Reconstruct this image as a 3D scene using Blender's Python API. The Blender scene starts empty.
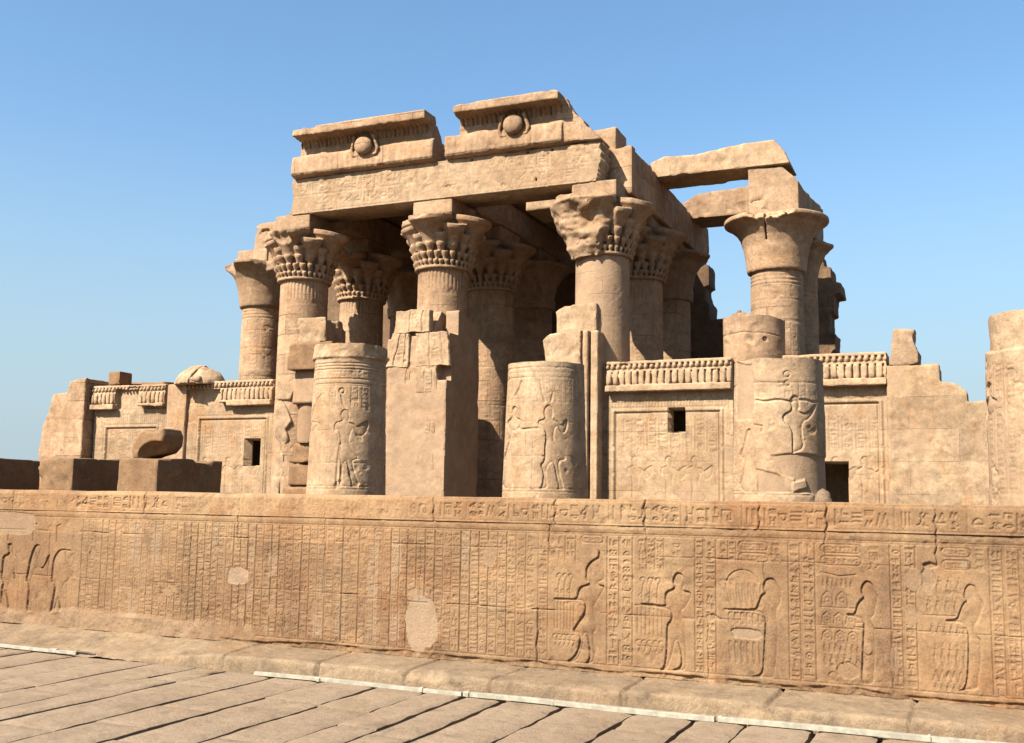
import bpy, bmesh, math, random
import numpy as np
from mathutils import Vector, Matrix

S = bpy.context.scene
C = S.collection
R = math.radians
# ------------------------------------------------------------------ camera, sky, sun, exposure
EYE = 1.75
yaw, pitch, roll = R(23.8), R(6.8), R(0.9)
fw = Vector((-math.sin(yaw)*math.cos(pitch), math.cos(yaw)*math.cos(pitch), math.sin(pitch)))
rt0 = Vector((math.cos(yaw), math.sin(yaw), 0)); up0 = rt0.cross(fw)
rt = rt0*math.cos(roll) + up0*math.sin(roll); up = up0*math.cos(roll) - rt0*math.sin(roll)
cd = bpy.data.cameras.new('camera'); cam = bpy.data.objects.new('camera', cd); C.objects.link(cam)
m = Matrix((rt, up, -fw)).transposed().to_4x4(); m.translation = Vector((0, 0, EYE)); cam.matrix_world = m
cd.sensor_width = 36; cd.lens = 36*1050/1024; cd.clip_start = 0.05; cd.clip_end = 3000
S.camera = cam
SUN_AZ, SUN_EL = R(27), R(43)          # sun stands left behind the camera
trav = Vector((math.sin(SUN_AZ)*math.cos(SUN_EL), math.cos(SUN_AZ)*math.cos(SUN_EL), -math.sin(SUN_EL)))
w = bpy.data.worlds.new('World'); S.world = w; w.use_nodes = True
nt = w.node_tree; bg = nt.nodes['Background']
sky = nt.nodes.new('ShaderNodeTexSky'); sky.sky_type = 'NISHITA'; sky.sun_disc = False
sky.sun_elevation = SUN_EL; sky.sun_rotation = R(180) + SUN_AZ
sky.air_density = 1.2; sky.dust_density = 2.1; sky.ozone_density = 6.0; sky.altitude = 100
# dust haze of the desert air along the horizon
tcw = nt.nodes.new('ShaderNodeTexCoord'); sepw = nt.nodes.new('ShaderNodeSeparateXYZ'); nt.links.new(tcw.outputs['Generated'], sepw.inputs[0])
mrw = nt.nodes.new('ShaderNodeMapRange'); mrw.interpolation_type = 'SMOOTHSTEP'
for q, v in ((1, -.02), (2, .38), (3, .92), (4, .0)): mrw.inputs[q].default_value = v
nt.links.new(sepw.outputs[2], mrw.inputs[0])
mxw = nt.nodes.new('ShaderNodeMix'); mxw.data_type = 'RGBA'; nt.links.new(mrw.outputs[0], mxw.inputs[0])
nt.links.new(sky.outputs[0], mxw.inputs[6]); mxw.inputs[7].default_value = (2.45, 2.85, 3.35, 1)
tnw = nt.nodes.new('ShaderNodeMix'); tnw.data_type = 'RGBA'; tnw.blend_type = 'MULTIPLY'; tnw.inputs[0].default_value = 1
tnw.inputs[7].default_value = (.97, 1.06, 1.02, 1); nt.links.new(mxw.outputs[2], tnw.inputs[6])
nt.links.new(tnw.outputs[2], bg.inputs[0]); bg.inputs[1].default_value = 0.065
ld = bpy.data.lights.new('sun', 'SUN'); ld.energy = 5.0; ld.angle = R(0.5); ld.color = (1, 0.93, 0.82)
sun = bpy.data.objects.new('sun', ld); C.objects.link(sun)
sun.rotation_mode = 'QUATERNION'; sun.rotation_quaternion = trav.to_track_quat('-Z', 'Y'); sun.location = (-40, -60, 60)
S.view_settings.view_transform = 'Standard'; S.view_settings.look = 'None'
S.view_settings.exposure = 1.72; S.view_settings.gamma = 1.0

# ------------------------------------------------------------------ noise
rs = np.random.RandomState(7)
PERM = rs.permutation(256); PERM = np.concatenate([PERM, PERM, PERM])
def vnoise(x, y, z):
    ix, iy, iz = np.floor(x).astype(np.int64), np.floor(y).astype(np.int64), np.floor(z).astype(np.int64)
    fx, fy, fz = x-ix, y-iy, z-iz
    fx = fx*fx*(3-2*fx); fy = fy*fy*(3-2*fy); fz = fz*fz*(3-2*fz)
    ix &= 255; iy &= 255; iz &= 255
    def hsh(a, b, c): return PERM[PERM[PERM[a]+b]+c]
    ix1, iy1, iz1 = (ix+1) & 255, (iy+1) & 255, (iz+1) & 255
    def L(a, b, t): return a+(b-a)*t
    r = L(L(L(hsh(ix, iy, iz), hsh(ix1, iy, iz), fx), L(hsh(ix, iy1, iz), hsh(ix1, iy1, iz), fx), fy),
          L(L(hsh(ix, iy, iz1), hsh(ix1, iy, iz1), fx), L(hsh(ix, iy1, iz1), hsh(ix1, iy1, iz1), fx), fy), fz)
    return r/127.5-1
def fbm(x, y, z, f=1.0, o=3, seed=0):
    s = 0; a = 1.0; t = 0
    for k in range(o):
        s = s+a*vnoise(x*f+17.3*seed+5*k, y*f+3.1*seed, z*f+9.7*seed); t += a; a *= .5; f *= 2.03
    return s/t

# ------------------------------------------------------------------ object helpers
def link(name, me, parent=None):
    o = bpy.data.objects.new(name, me); C.objects.link(o)
    if parent: o.parent = parent
    return o
def tag(o, label=None, cat=None, group=None, kind=None):
    if label: o['label'] = label; o['kind'] = 'thing'
    if cat: o['category'] = cat
    if group: o['group'] = group
    if kind: o['kind'] = kind
    return o
def thing(name, label, cat, group=None, loc=(0, 0, 0)):
    o = bpy.data.objects.new(name, None); C.objects.link(o); o.location = loc; o.empty_display_size = .3
    return tag(o, label, cat, group)
def mesh_np(name, V, quads, mat, tris=None, ngons=None, attr=None, sharp=38, origin=(0, 0, 0)):
    V = np.asarray(V, np.float32)-np.asarray(origin, np.float32)
    me = bpy.data.meshes.new(name)
    loops = [np.asarray(quads, np.int32).reshape(-1)] if len(quads) else []
    starts = list(range(0, 4*len(quads), 4)) if len(quads) else []
    st = [np.arange(0, 4*len(quads), 4, dtype=np.int32)]; n = 4*len(quads)
    for g in (ngons or []):
        loops.append(np.asarray(g, np.int32)); st.append(np.array([n], np.int32)); n += len(g)
    lo = np.concatenate(loops); stt = np.concatenate(st)
    me.vertices.add(len(V)); me.vertices.foreach_set('co', V.reshape(-1))
    me.loops.add(len(lo)); me.loops.foreach_set('vertex_index', lo)
    me.polygons.add(len(stt)); me.polygons.foreach_set('loop_start', stt)
    me.update(calc_edges=True); me.validate()
    me.polygons.foreach_set('use_smooth', np.ones(len(me.polygons), bool))
    if sharp: me.set_sharp_from_angle(angle=R(sharp))
    if attr is not None:
        a = me.attributes.new('plaster', 'FLOAT', 'POINT'); a.data.foreach_set('value', np.asarray(attr, np.float32).reshape(-1))
    me.materials.append(mat)
    return me

def grid_quads(nu, nv, closed=False):
    i = np.arange(nu if closed else nu-1); j = np.arange(nv-1)
    I, J = np.meshgrid(i, j); I = I.ravel(); J = J.ravel(); I1 = (I+1) % nu
    return np.stack([J*nu+I, J*nu+I1, (J+1)*nu+I1, (J+1)*nu+I], 1)
def slab_mesh(name, P, back, mat, attr=None, sharp=None, flip=False):
    """P[nv,nu,3] front sheet; border joined to a copy moved by the map back(P)"""
    nv, nu = P.shape[:2]; V = P.reshape(-1, 3); q = grid_quads(nu, nv)
    b = np.concatenate([np.arange(nu), np.arange(1, nv)*nu+nu-1, (nv-1)*nu+np.arange(nu-2, -1, -1), np.arange(nv-2, 0, -1)*nu])
    BV = back(V[b].copy()); n0 = len(V); k = len(b)
    V2 = np.concatenate([V, BV]); i = np.arange(k); j = (i+1) % k
    side = np.stack([b[i], n0+i, n0+j, b[j]], 1)
    if attr is not None: attr = np.concatenate([attr.ravel(), attr.ravel()[b]])
    q = np.concatenate([q, side])
    ng = [(n0+np.arange(k))[::-1]]
    if flip: q = q[:, ::-1]; ng = [g[::-1] for g in ng]
    return mesh_np(name, V2, q, mat, ngons=ng, attr=attr, sharp=sharp)

# ------------------------------------------------------------------ solids from distance fields (surface nets)
def nets(D, lo, h):
    nx, ny, nz = D.shape
    ins = D < 0
    acc = np.zeros((nx-1, ny-1, nz-1, 3), np.float32); cnt = np.zeros((nx-1, ny-1, nz-1), np.float32)
    def sl(a, dx, dy, dz): return a[dx:nx-1+dx, dy:ny-1+dy, dz:nz-1+dz]
    cor = [(0, 0, 0), (1, 0, 0), (0, 1, 0), (1, 1, 0), (0, 0, 1), (1, 0, 1), (0, 1, 1), (1, 1, 1)]
    ed = [(0, 1), (2, 3), (4, 5), (6, 7), (0, 2), (1, 3), (4, 6), (5, 7), (0, 4), (1, 5), (2, 6), (3, 7)]
    for a, b in ed:
        A, B = sl(D, *cor[a]), sl(D, *cor[b]); mk = (A < 0) != (B < 0)
        with np.errstate(all='ignore'): t = np.where(mk, A/(A-B), 0)
        pa, pb = np.array(cor[a]), np.array(cor[b])
        for c in range(3):
            acc[..., c] += np.where(mk, pa[c]+(pb[c]-pa[c])*t, 0)
        cnt += mk
    act = cnt > 0; idx = -np.ones(act.shape, np.int64); idx[act] = np.arange(act.sum())
    cells = np.argwhere(act)
    V = np.asarray(lo)+(cells+acc[act]/cnt[act][:, None])*h
    Q = []
    for ax in range(3):
        A = np.take(ins, range(0, D.shape[ax]-1), ax); B = np.take(ins, range(1, D.shape[ax]), ax)
        mk = A != B
        u, v = (ax+1) % 3, (ax+2) % 3
        e = np.argwhere(mk)
        e = e[(e[:, u] > 0) & (e[:, v] > 0) & (e[:, u] < D.shape[u]-1) & (e[:, v] < D.shape[v]-1)]
        f = A[tuple(e.T)]
        def g(du, dv):
            c = e.copy(); c[:, u] -= du; c[:, v] -= dv
            return idx[tuple(c.T)]
        q = np.stack([g(1, 1), g(0, 1), g(0, 0), g(1, 0)], 1)
        q[~f] = q[~f][:, ::-1]
        Q.append(q)
    return V, np.concatenate(Q)
SEED = [0]
def solid(name, fn, lo, hi, h, mat, parent=None, amp=.02, freq=1.5, chip=.0, cfreq=1.0, plaster=None, sharp=42, octv=3):
    SEED[0] += 1
    lo = np.array(lo, float)-3*h; hi = np.array(hi, float)+3*h
    n = np.ceil((hi-lo)/h).astype(int)+1
    ax = [lo[i]+h*np.arange(n[i]) for i in range(3)]
    X, Y, Z = np.meshgrid(*ax, indexing='ij')
    X = X.astype(np.float64)
    D = fn(X, Y, Z)
    if amp or chip:
        b = np.abs(D) < 2.5*h+amp+chip
        x, y, z = X[b], Y[b], Z[b]; d = D[b]
        if amp: d = d+amp*fbm(x, y, z, freq, octv, SEED[0])
        if chip:
            c = fbm(x, y, z, cfreq, 4, SEED[0]+50); d = d+chip*np.clip((c-.12)*3.2, 0, 1)
        D[b] = d
    V, Q = nets(D, lo, h)
    at = plaster(V[:, 0], V[:, 1], V[:, 2]).astype(np.float32) if plaster else None
    me = mesh_np(name, V, Q, mat, attr=at, sharp=sharp)
    return link(name, me, parent)
def sbox(X, Y, Z, a, b, r=.03):
    a = np.array(a); b = np.array(b); c = (a+b)/2; e = (b-a)/2-r
    qx, qy, qz = np.abs(X-c[0])-e[0], np.abs(Y-c[1])-e[1], np.abs(Z-c[2])-e[2]
    return np.sqrt(np.maximum(qx, 0)**2+np.maximum(qy, 0)**2+np.maximum(qz, 0)**2)+np.minimum(np.maximum(qx, np.maximum(qy, qz)), 0)-r
def poly2(A, B, pts):
    """signed distance to polygon, negative inside"""
    pts = np.asarray(pts, float); d = np.full(A.shape, 1e9); s = np.zeros(A.shape, bool)
    for i in range(len(pts)):
        (x0, y0), (x1, y1) = pts[i-1], pts[i]
        ex, ey = x1-x0, y1-y0; L = ex*ex+ey*ey+1e-12
        t = np.clip(((A-x0)*ex+(B-y0)*ey)/L, 0, 1)
        d = np.minimum(d, (A-x0-t*ex)**2+(B-y0-t*ey)**2)
        c = (y0 > B) != (y1 > B)
        with np.errstate(all='ignore'): xi = x0+(B-y0)*ex/(ey if abs(ey) > 1e-9 else 1e-9)
        s ^= c & (A < xi)
    d = np.sqrt(d); return np.where(s, -d, d)
def prism_xz(X, Y, Z, pts, y0, y1, r=.03):
    d2 = poly2(X[:, 0, :], Z[:, 0, :], pts)[:, None, :]+r; dy = np.abs(Y-(y0+y1)/2)-(y1-y0)/2+r
    return np.sqrt(np.maximum(d2, 0)**2+np.maximum(dy, 0)**2)+np.minimum(np.maximum(d2, dy), 0)-r
def prism_yz(X, Y, Z, pts, x0, x1, r=.03):
    d2 = poly2(Y[0], Z[0], pts)[None]+r; dx = np.abs(X-(x0+x1)/2)-(x1-x0)/2+r
    return np.sqrt(np.maximum(d2, 0)**2+np.maximum(dx, 0)**2)+np.minimum(np.maximum(d2, dx), 0)-r
def ell(X, Y, Z, c, r):
    r = np.asarray(r, float)
    k = np.sqrt(((X-c[0])/r[0])**2+((Y-c[1])/r[1])**2+((Z-c[2])/r[2])**2)
    return (k-1)*r.min()
U = np.minimum
def cut(a, b): return np.maximum(a, -b)
def bar(X, Y, Z, p, q, r0, r1):
    p = np.array(p, float); q = np.array(q, float); e = q-p; L = e@e
    t = np.clip(((X-p[0])*e[0]+(Y-p[1])*e[1]+(Z-p[2])*e[2])/L, 0, 1)
    return np.sqrt((X-p[0]-t*e[0])**2+(Y-p[1]-t*e[1])**2+(Z-p[2]-t*e[2])**2)-(r0+(r1-r0)*t)

# ------------------------------------------------------------------ materials
def stone(name, base, light, warm, dark, plast=(.238, .150, .086), joint=None, strata=.35, bump=.55, bscale=22, speck=.06, mott=.34, salt=.55):
    mt = bpy.data.materials.new(name); mt.use_nodes = True; n = mt.node_tree.nodes; l = mt.node_tree.links
    b = n['Principled BSDF']; b.inputs['Roughness'].default_value = .93; b.inputs['Specular IOR Level'].default_value = .15
    geo = n.new('ShaderNodeNewGeometry'); pos = geo.outputs['Position']
    def noise(sc, det=5, rough=.55, vec=pos, dist=0):
        k = n.new('ShaderNodeTexNoise'); k.inputs['Scale'].default_value = sc; k.inputs['Detail'].default_value = det
        k.inputs['Roughness'].default_value = rough; k.inputs['Distortion'].default_value = dist; l.new(vec, k.inputs['Vector']); return k.outputs['Fac']
    def rng(v, a, c, lo=0, hi=1):
        k = n.new('ShaderNodeMapRange'); k.inputs[1].default_value = a; k.inputs[2].default_value = c
        k.inputs[3].default_value = lo; k.inputs[4].default_value = hi; l.new(v, k.inputs[0]); return k.outputs[0]
    def mix(f, a, c, mode='MIX'):
        k = n.new('ShaderNodeMix'); k.data_type = 'RGBA'; k.blend_type = mode
        if isinstance(f, float): k.inputs[0].default_value = f
        else: l.new(f, k.inputs[0])
        for s, v in ((6, a), (7, c)):
            if isinstance(v, tuple): k.inputs[s].default_value = v+(1,)
            else: l.new(v, k.inputs[s])
        return k.outputs[2]
    def mapv(sc):
        k = n.new('ShaderNodeMapping'); k.inputs['Scale'].default_value = sc; l.new(pos, k.inputs['Vector']); return k.outputs[0]
    col = mix(rng(noise(.55, 7, .66), .40, .60), base, light)
    col = mix(rng(noise(.8, 8, .68, dist=.8), .52, .68, 0, .9), col, warm)
    vs = noise(1.0, 6, .65, vec=mapv((3.0, 3.0, .22)))
    col = mix(rng(vs, .52, .70, 0, .55), col, dark)
    col = mix(rng(vs, .46, .34, 0, .35), col, light)
    st = noise(1.0, 5, .6, vec=mapv((.25, .25, 3.2)))
    col = mix(rng(st, .52, .72, 0, strata), col, dark)
    col = mix(rng(noise(5.5, 7, .7), .55, .70, 0, .65), col, tuple(c*.8 for c in dark))
    col = mix(rng(noise(9, 4, .6), .60, .75, 0, .4), col, light)
    def gain(f, lo, hi, c):
        k = n.new('ShaderNodeCombineColor'); v = rng(f, .3, .7, lo, hi)
        for q in range(3): l.new(v, k.inputs[q])
        return mix(1.0, c, k.outputs[0], 'MULTIPLY')
    oi = n.new('ShaderNodeObjectInfo'); col = gain(rng(oi.outputs['Random'], 0, 1, .3, .7), .90, 1.10, col)
    col = gain(noise(2.6, 9, .72, dist=.4), 1-mott, 1+mott*.75, col)
    col = gain(noise(13, 6, .7), 1-mott*.55, 1+mott*.5, col)
    col = mix(rng(noise(1.9, 7, .7, dist=1.0), .57, .66, 0, salt), col, tuple(min(1, c*1.28) for c in light))
    col = mix(rng(noise(1.1, 8, .72, dist=1.5), .60, .70, 0, .6), col, tuple(c*.75 for c in dark))
    at = n.new('ShaderNodeAttribute'); at.attribute_name = 'plaster'
    pl = mix(rng(noise(1.1, 5), .4, .65), plast, tuple(c*.78 for c in plast))
    pl = gain(noise(4, 8, .7), .80, 1.14, pl); pl = mix(rng(noise(1.5, 7, .7, dist=1), .55, .68, 0, .6), pl, tuple(c*.7 for c in plast))
    wob = None; bumpsrc = noise(bscale*.35, 9, .72)
    pit = n.new('ShaderNodeTexVoronoi'); pit.inputs['Scale'].default_value = bscale*.4; pit.feature = 'F1'; l.new(pos, pit.inputs['Vector'])
    pm = n.new('ShaderNodeMath'); pm.operation = 'MULTIPLY'; l.new(rng(pit.outputs['Distance'], .05, .22, 1, 0), pm.inputs[0]); l.new(rng(noise(2.2, 4), .50, .62), pm.inputs[1])
    ps = n.new('ShaderNodeMath'); ps.operation = 'MULTIPLY_ADD'; l.new(pm.outputs[0], ps.inputs[0]); ps.inputs[1].default_value = -.22; l.new(bumpsrc, ps.inputs[2]); bumpsrc = ps.outputs[0]
    col = mix(rng(pm.outputs[0], .2, 1, 0, .45), col, tuple(c*.55 for c in dark))
    if joint:
        sep = n.new('ShaderNodeSeparateXYZ'); l.new(pos, sep.inputs[0])
        add = n.new('ShaderNodeMath'); add.operation = 'ADD'; l.new(sep.outputs[0], add.inputs[0]); l.new(sep.outputs[1], add.inputs[1])
        wn = noise(2.5, 3)
        wz = n.new('ShaderNodeMath'); wz.operation = 'MULTIPLY_ADD'; l.new(wn, wz.inputs[0]); wz.inputs[1].default_value = .05; l.new(sep.outputs[2], wz.inputs[2])
        cmb = n.new('ShaderNodeCombineXYZ'); l.new(add.outputs[0], cmb.inputs[0]); l.new(wz.outputs[0], cmb.inputs[1])
        br = n.new('ShaderNodeTexBrick'); l.new(cmb.outputs[0], br.inputs['Vector']); br.inputs['Scale'].default_value = 1
        br.inputs['Brick Width'].default_value = joint[1]; br.inputs['Row Height'].default_value = joint[0]
        br.inputs['Mortar Size'].default_value = joint[2]; br.inputs['Mortar Smooth'].default_value = .3; br.inputs['Bias'].default_value = 0
        br.inputs['Color1'].default_value = (.80, .78, .76, 1); br.inputs['Color2'].default_value = (1.16, 1.15, 1.14, 1); br.inputs['Mortar'].default_value = (1, 1, 1, 1)
        col = mix(.8, col, br.outputs['Color'], 'MULTIPLY')
        gate = rng(noise(.7, 5, .6), .46, .62)
        jm = n.new('ShaderNodeMath'); jm.operation = 'MULTIPLY'; l.new(br.outputs['Fac'], jm.inputs[0]); l.new(gate, jm.inputs[1])
        col = mix(rng(jm.outputs[0], 0, 1, 0, .7), col, tuple(c*.35 for c in dark))
        bs = n.new('ShaderNodeMath'); bs.operation = 'MULTIPLY_ADD'; l.new(jm.outputs[0], bs.inputs[0]); bs.inputs[1].default_value = -1.0; l.new(bumpsrc, bs.inputs[2]); bumpsrc = bs.outputs[0]
    col = mix(at.outputs['Fac'], col, pl)
    col = mix(rng(noise(60, 3, .7), .35, .65, 0, 1), mix(speck, col, (0., 0., 0.)), mix(speck*.6, col, (1., .93, .8)))
    l.new(col, b.inputs['Base Color'])
    bp = n.new('ShaderNodeBump'); bp.inputs['Strength'].default_value = bump; bp.inputs['Distance'].default_value = .04
    l.new(bumpsrc, bp.inputs['Height']); l.new(bp.outputs[0], b.inputs['Normal'])
    return mt
M_TEMPLE = stone('temple_sandstone', (0.209, 0.124, 0.066), (0.255, 0.163, 0.095), (0.206, 0.108, 0.045), (0.147, 0.081, 0.040), joint=(.82, 2.1, .022))
M_BLOCK = stone('jointed_sandstone', (0.209, 0.132, 0.070), (0.259, 0.176, 0.103), (0.206, 0.108, 0.045), (0.152, 0.085, 0.042), strata=.4, joint=(1.02, 2.9, .008))
M_PLAIN = stone('plain_sandstone', (0.209, 0.124, 0.066), (0.255, 0.163, 0.095), (0.206, 0.108, 0.045), (0.147, 0.081, 0.040), strata=.3)
M_PALE = stone('pale_sandstone', (0.225, 0.141, 0.077), (0.269, 0.182, 0.107), (0.209, 0.114, 0.050), (0.163, 0.093, 0.048), strata=.3)
M_WALL = stone('wall_sandstone', (0.151, 0.079, 0.033), (0.209, 0.128, 0.063), (0.142, 0.060, 0.019), (0.095, 0.045, 0.019), plast=(.196, .130, .078), strata=.3, bscale=60, bump=.4, joint=(.607, 1.75, .0), mott=.26, salt=.4)
M_REAR = stone('rear_shade_sandstone', (0.099, 0.052, 0.024), (0.118, 0.067, 0.032), (0.099, 0.046, 0.018), (0.066, 0.033, 0.015), joint=(.6, 1.6, .02))  # darker copy of the sandstone, with the hall's shade put into its colour
M_BROWN = stone('brown_sandstone', (0.136, 0.068, 0.028), (0.159, 0.086, 0.038), (0.136, 0.059, 0.019), (0.094, 0.048, 0.019), strata=.3)
M_PAVE = stone('paving_sandstone', (0.167, 0.113, 0.069), (0.195, 0.137, 0.086), (0.152, 0.097, 0.052), (0.107, 0.069, 0.042), strata=.0, bscale=34, bump=.55, mott=.16, salt=.3)
M_KERB = stone('kerb_sandstone', (0.145, 0.094, 0.053), (0.179, 0.123, 0.071), (0.145, 0.080, 0.034), (0.080, 0.050, 0.027), strata=.45, bscale=30, bump=.7)
M_SAND = stone('sand', (0.138, 0.088, 0.048), (0.151, 0.100, 0.058), (0.131, 0.078, 0.039), (0.115, 0.073, 0.041), strata=0, bscale=60, bump=.3)
M_COURT = stone('court_earth', (.080, .055, .036), (.095, .066, .044), (.075, .050, .031), (.062, .044, .029), strata=0, bscale=40)  # unseen ground, toned dark to cut light bounced into the temple's shade
def simple(name, col, rough=.6):
    mt = bpy.data.materials.new(name); mt.use_nodes = True; n = mt.node_tree.nodes; l = mt.node_tree.links; b = n['Principled BSDF']
    k = n.new('ShaderNodeTexNoise'); k.inputs['Scale'].default_value = 14; k.inputs['Detail'].default_value = 6
    r = n.new('ShaderNodeValToRGB'); r.color_ramp.elements[0].position = .42; r.color_ramp.elements[1].position = .62
    r.color_ramp.elements[0].color = tuple(c*.72 for c in col)+(1,); r.color_ramp.elements[1].color = col+(1,)
    g = n.new('ShaderNodeNewGeometry'); l.new(g.outputs['Position'], k.inputs['Vector']); l.new(k.outputs['Fac'], r.inputs[0]); l.new(r.outputs[0], b.inputs['Base Color'])
    b.inputs['Roughness'].default_value = rough; return mt
M_WHITE = simple('dusty_white_plastic', (.25, .225, .17), .6)
M_BLACK = simple('dark_rubber', (.03, .028, .025), .7)

# ------------------------------------------------------------------ relief canvas
def seg_d(A, B, pts, closed=False):
    d = np.full(A.shape, 1e9); n = len(pts)
    for i in range(0 if closed else 1, n):
        (x0, y0), (x1, y1) = pts[i-1], pts[i]; ex, ey = x1-x0, y1-y0
        t = np.clip(((A-x0)*ex+(B-y0)*ey)/(ex*ex+ey*ey+1e-12), 0, 1)
        d = np.minimum(d, (A-x0-t*ex)**2+(B-y0-t*ey)**2)
    return np.sqrt(d)
def circ(cx, cy, r, a0=0, a1=360, n=12): return [(cx+r*math.cos(R(a0+(a1-a0)*i/n)), cy+r*math.sin(R(a0+(a1-a0)*i/n))) for i in range(n+1)]
GL = [
 [[(.1, .35), (.3, .6), (.5, .65), (.7, .9), (.85, .85), (.75, .7), (.7, .5), (.5, .3), (.1, .35)], [(.5, .3), (.5, .05), (.65, .05)], [(.6, .33), (.62, .1)]],
 [[(.05, .5), (.2, .62), (.35, .5), (.5, .62), (.65, .5), (.8, .62), (.95, .5)]],
 [circ(.5, .5, .33), circ(.5, .5, .08)],
 [[(.05, .5), (.3, .68), (.7, .68), (.95, .5), (.7, .32), (.3, .32), (.05, .5)]],
 [[(.45, .05), (.45, .95), (.62, .85), (.66, .6), (.5, .45)]],
 [circ(.5, .6, .38, 180, 360), [(.1, .6), (.9, .6)]],
 [[(.15, .2), (.15, .8), (.85, .8), (.85, .2), (.6, .2), (.6, .45)]],
 [[(.5, .05), (.5, .5)], [(.2, .5), (.8, .5)], circ(.5, .73, .2)],
 [[(.05, .3), (.3, .3), (.4, .5), (.6, .5), (.75, .65), (.95, .7)], [(.75, .65), (.8, .8)]],
 [[(.05, .4), (.7, .4), (.95, .55), (.95, .7)], [(.05, .4), (.05, .6)]],
 [[(.3, .9), (.3, .3), (.8, .3), (.85, .15), (.3, .15)]],
 [circ(.5, .25, .35, 0, 180), [(.15, .25), (.85, .25)]],
 [[(.25, .1), (.25, .9)], [(.5, .1), (.5, .9)], [(.75, .1), (.75, .9)]],
 [[(.1, .2), (.9, .2), (.9, .4), (.1, .4), (.1, .2)], [(.1, .6), (.9, .6), (.9, .8), (.1, .8), (.1, .6)]],
 [[(.5, .05), (.5, .95)], [(.5, .9), (.85, .75), (.5, .6)]],
 [[(.3, .05), (.6, .05), (.65, .4), (.45, .45), (.35, .6)], circ(.5, .75, .15), [(.65, .4), (.9, .4)]],
 [[(.1, .1), (.3, .8), (.5, .2), (.7, .8), (.9, .1)]],
 [circ(.3, .5, .2), circ(.7, .5, .2), [(.1, .15), (.9, .15)]],
 [[(.1, .5), (.9, .5)], [(.1, .25), (.9, .25)], [(.1, .75), (.9, .75)]],
 [[(.15, .1), (.15, .9), (.85, .9), (.85, .1)], [(.35, .1), (.35, .65), (.65, .65), (.65, .1)]],
 [[(.1, .3), (.35, .75), (.5, .45), (.75, .9), (.9, .6)], [(.1, .3), (.9, .3)]],
 [[(.2, .05), (.3, .5), (.2, .95)], [(.8, .05), (.7, .5), (.8, .95)], [(.3, .5), (.7, .5)]],
 [circ(.35, .6, .28), [(.35, .32), (.35, .05)], [(.7, .05), (.7, .9), (.88, .75)]],
 [[(.08, .15), (.3, .2), (.45, .55), (.6, .6), (.75, .85), (.92, .8)], [(.45, .55), (.35, .8), (.5, .9)], [(.6, .6), (.7, .1), (.85, .1)], [(.3, .2), (.6, .1)]],
]
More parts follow.
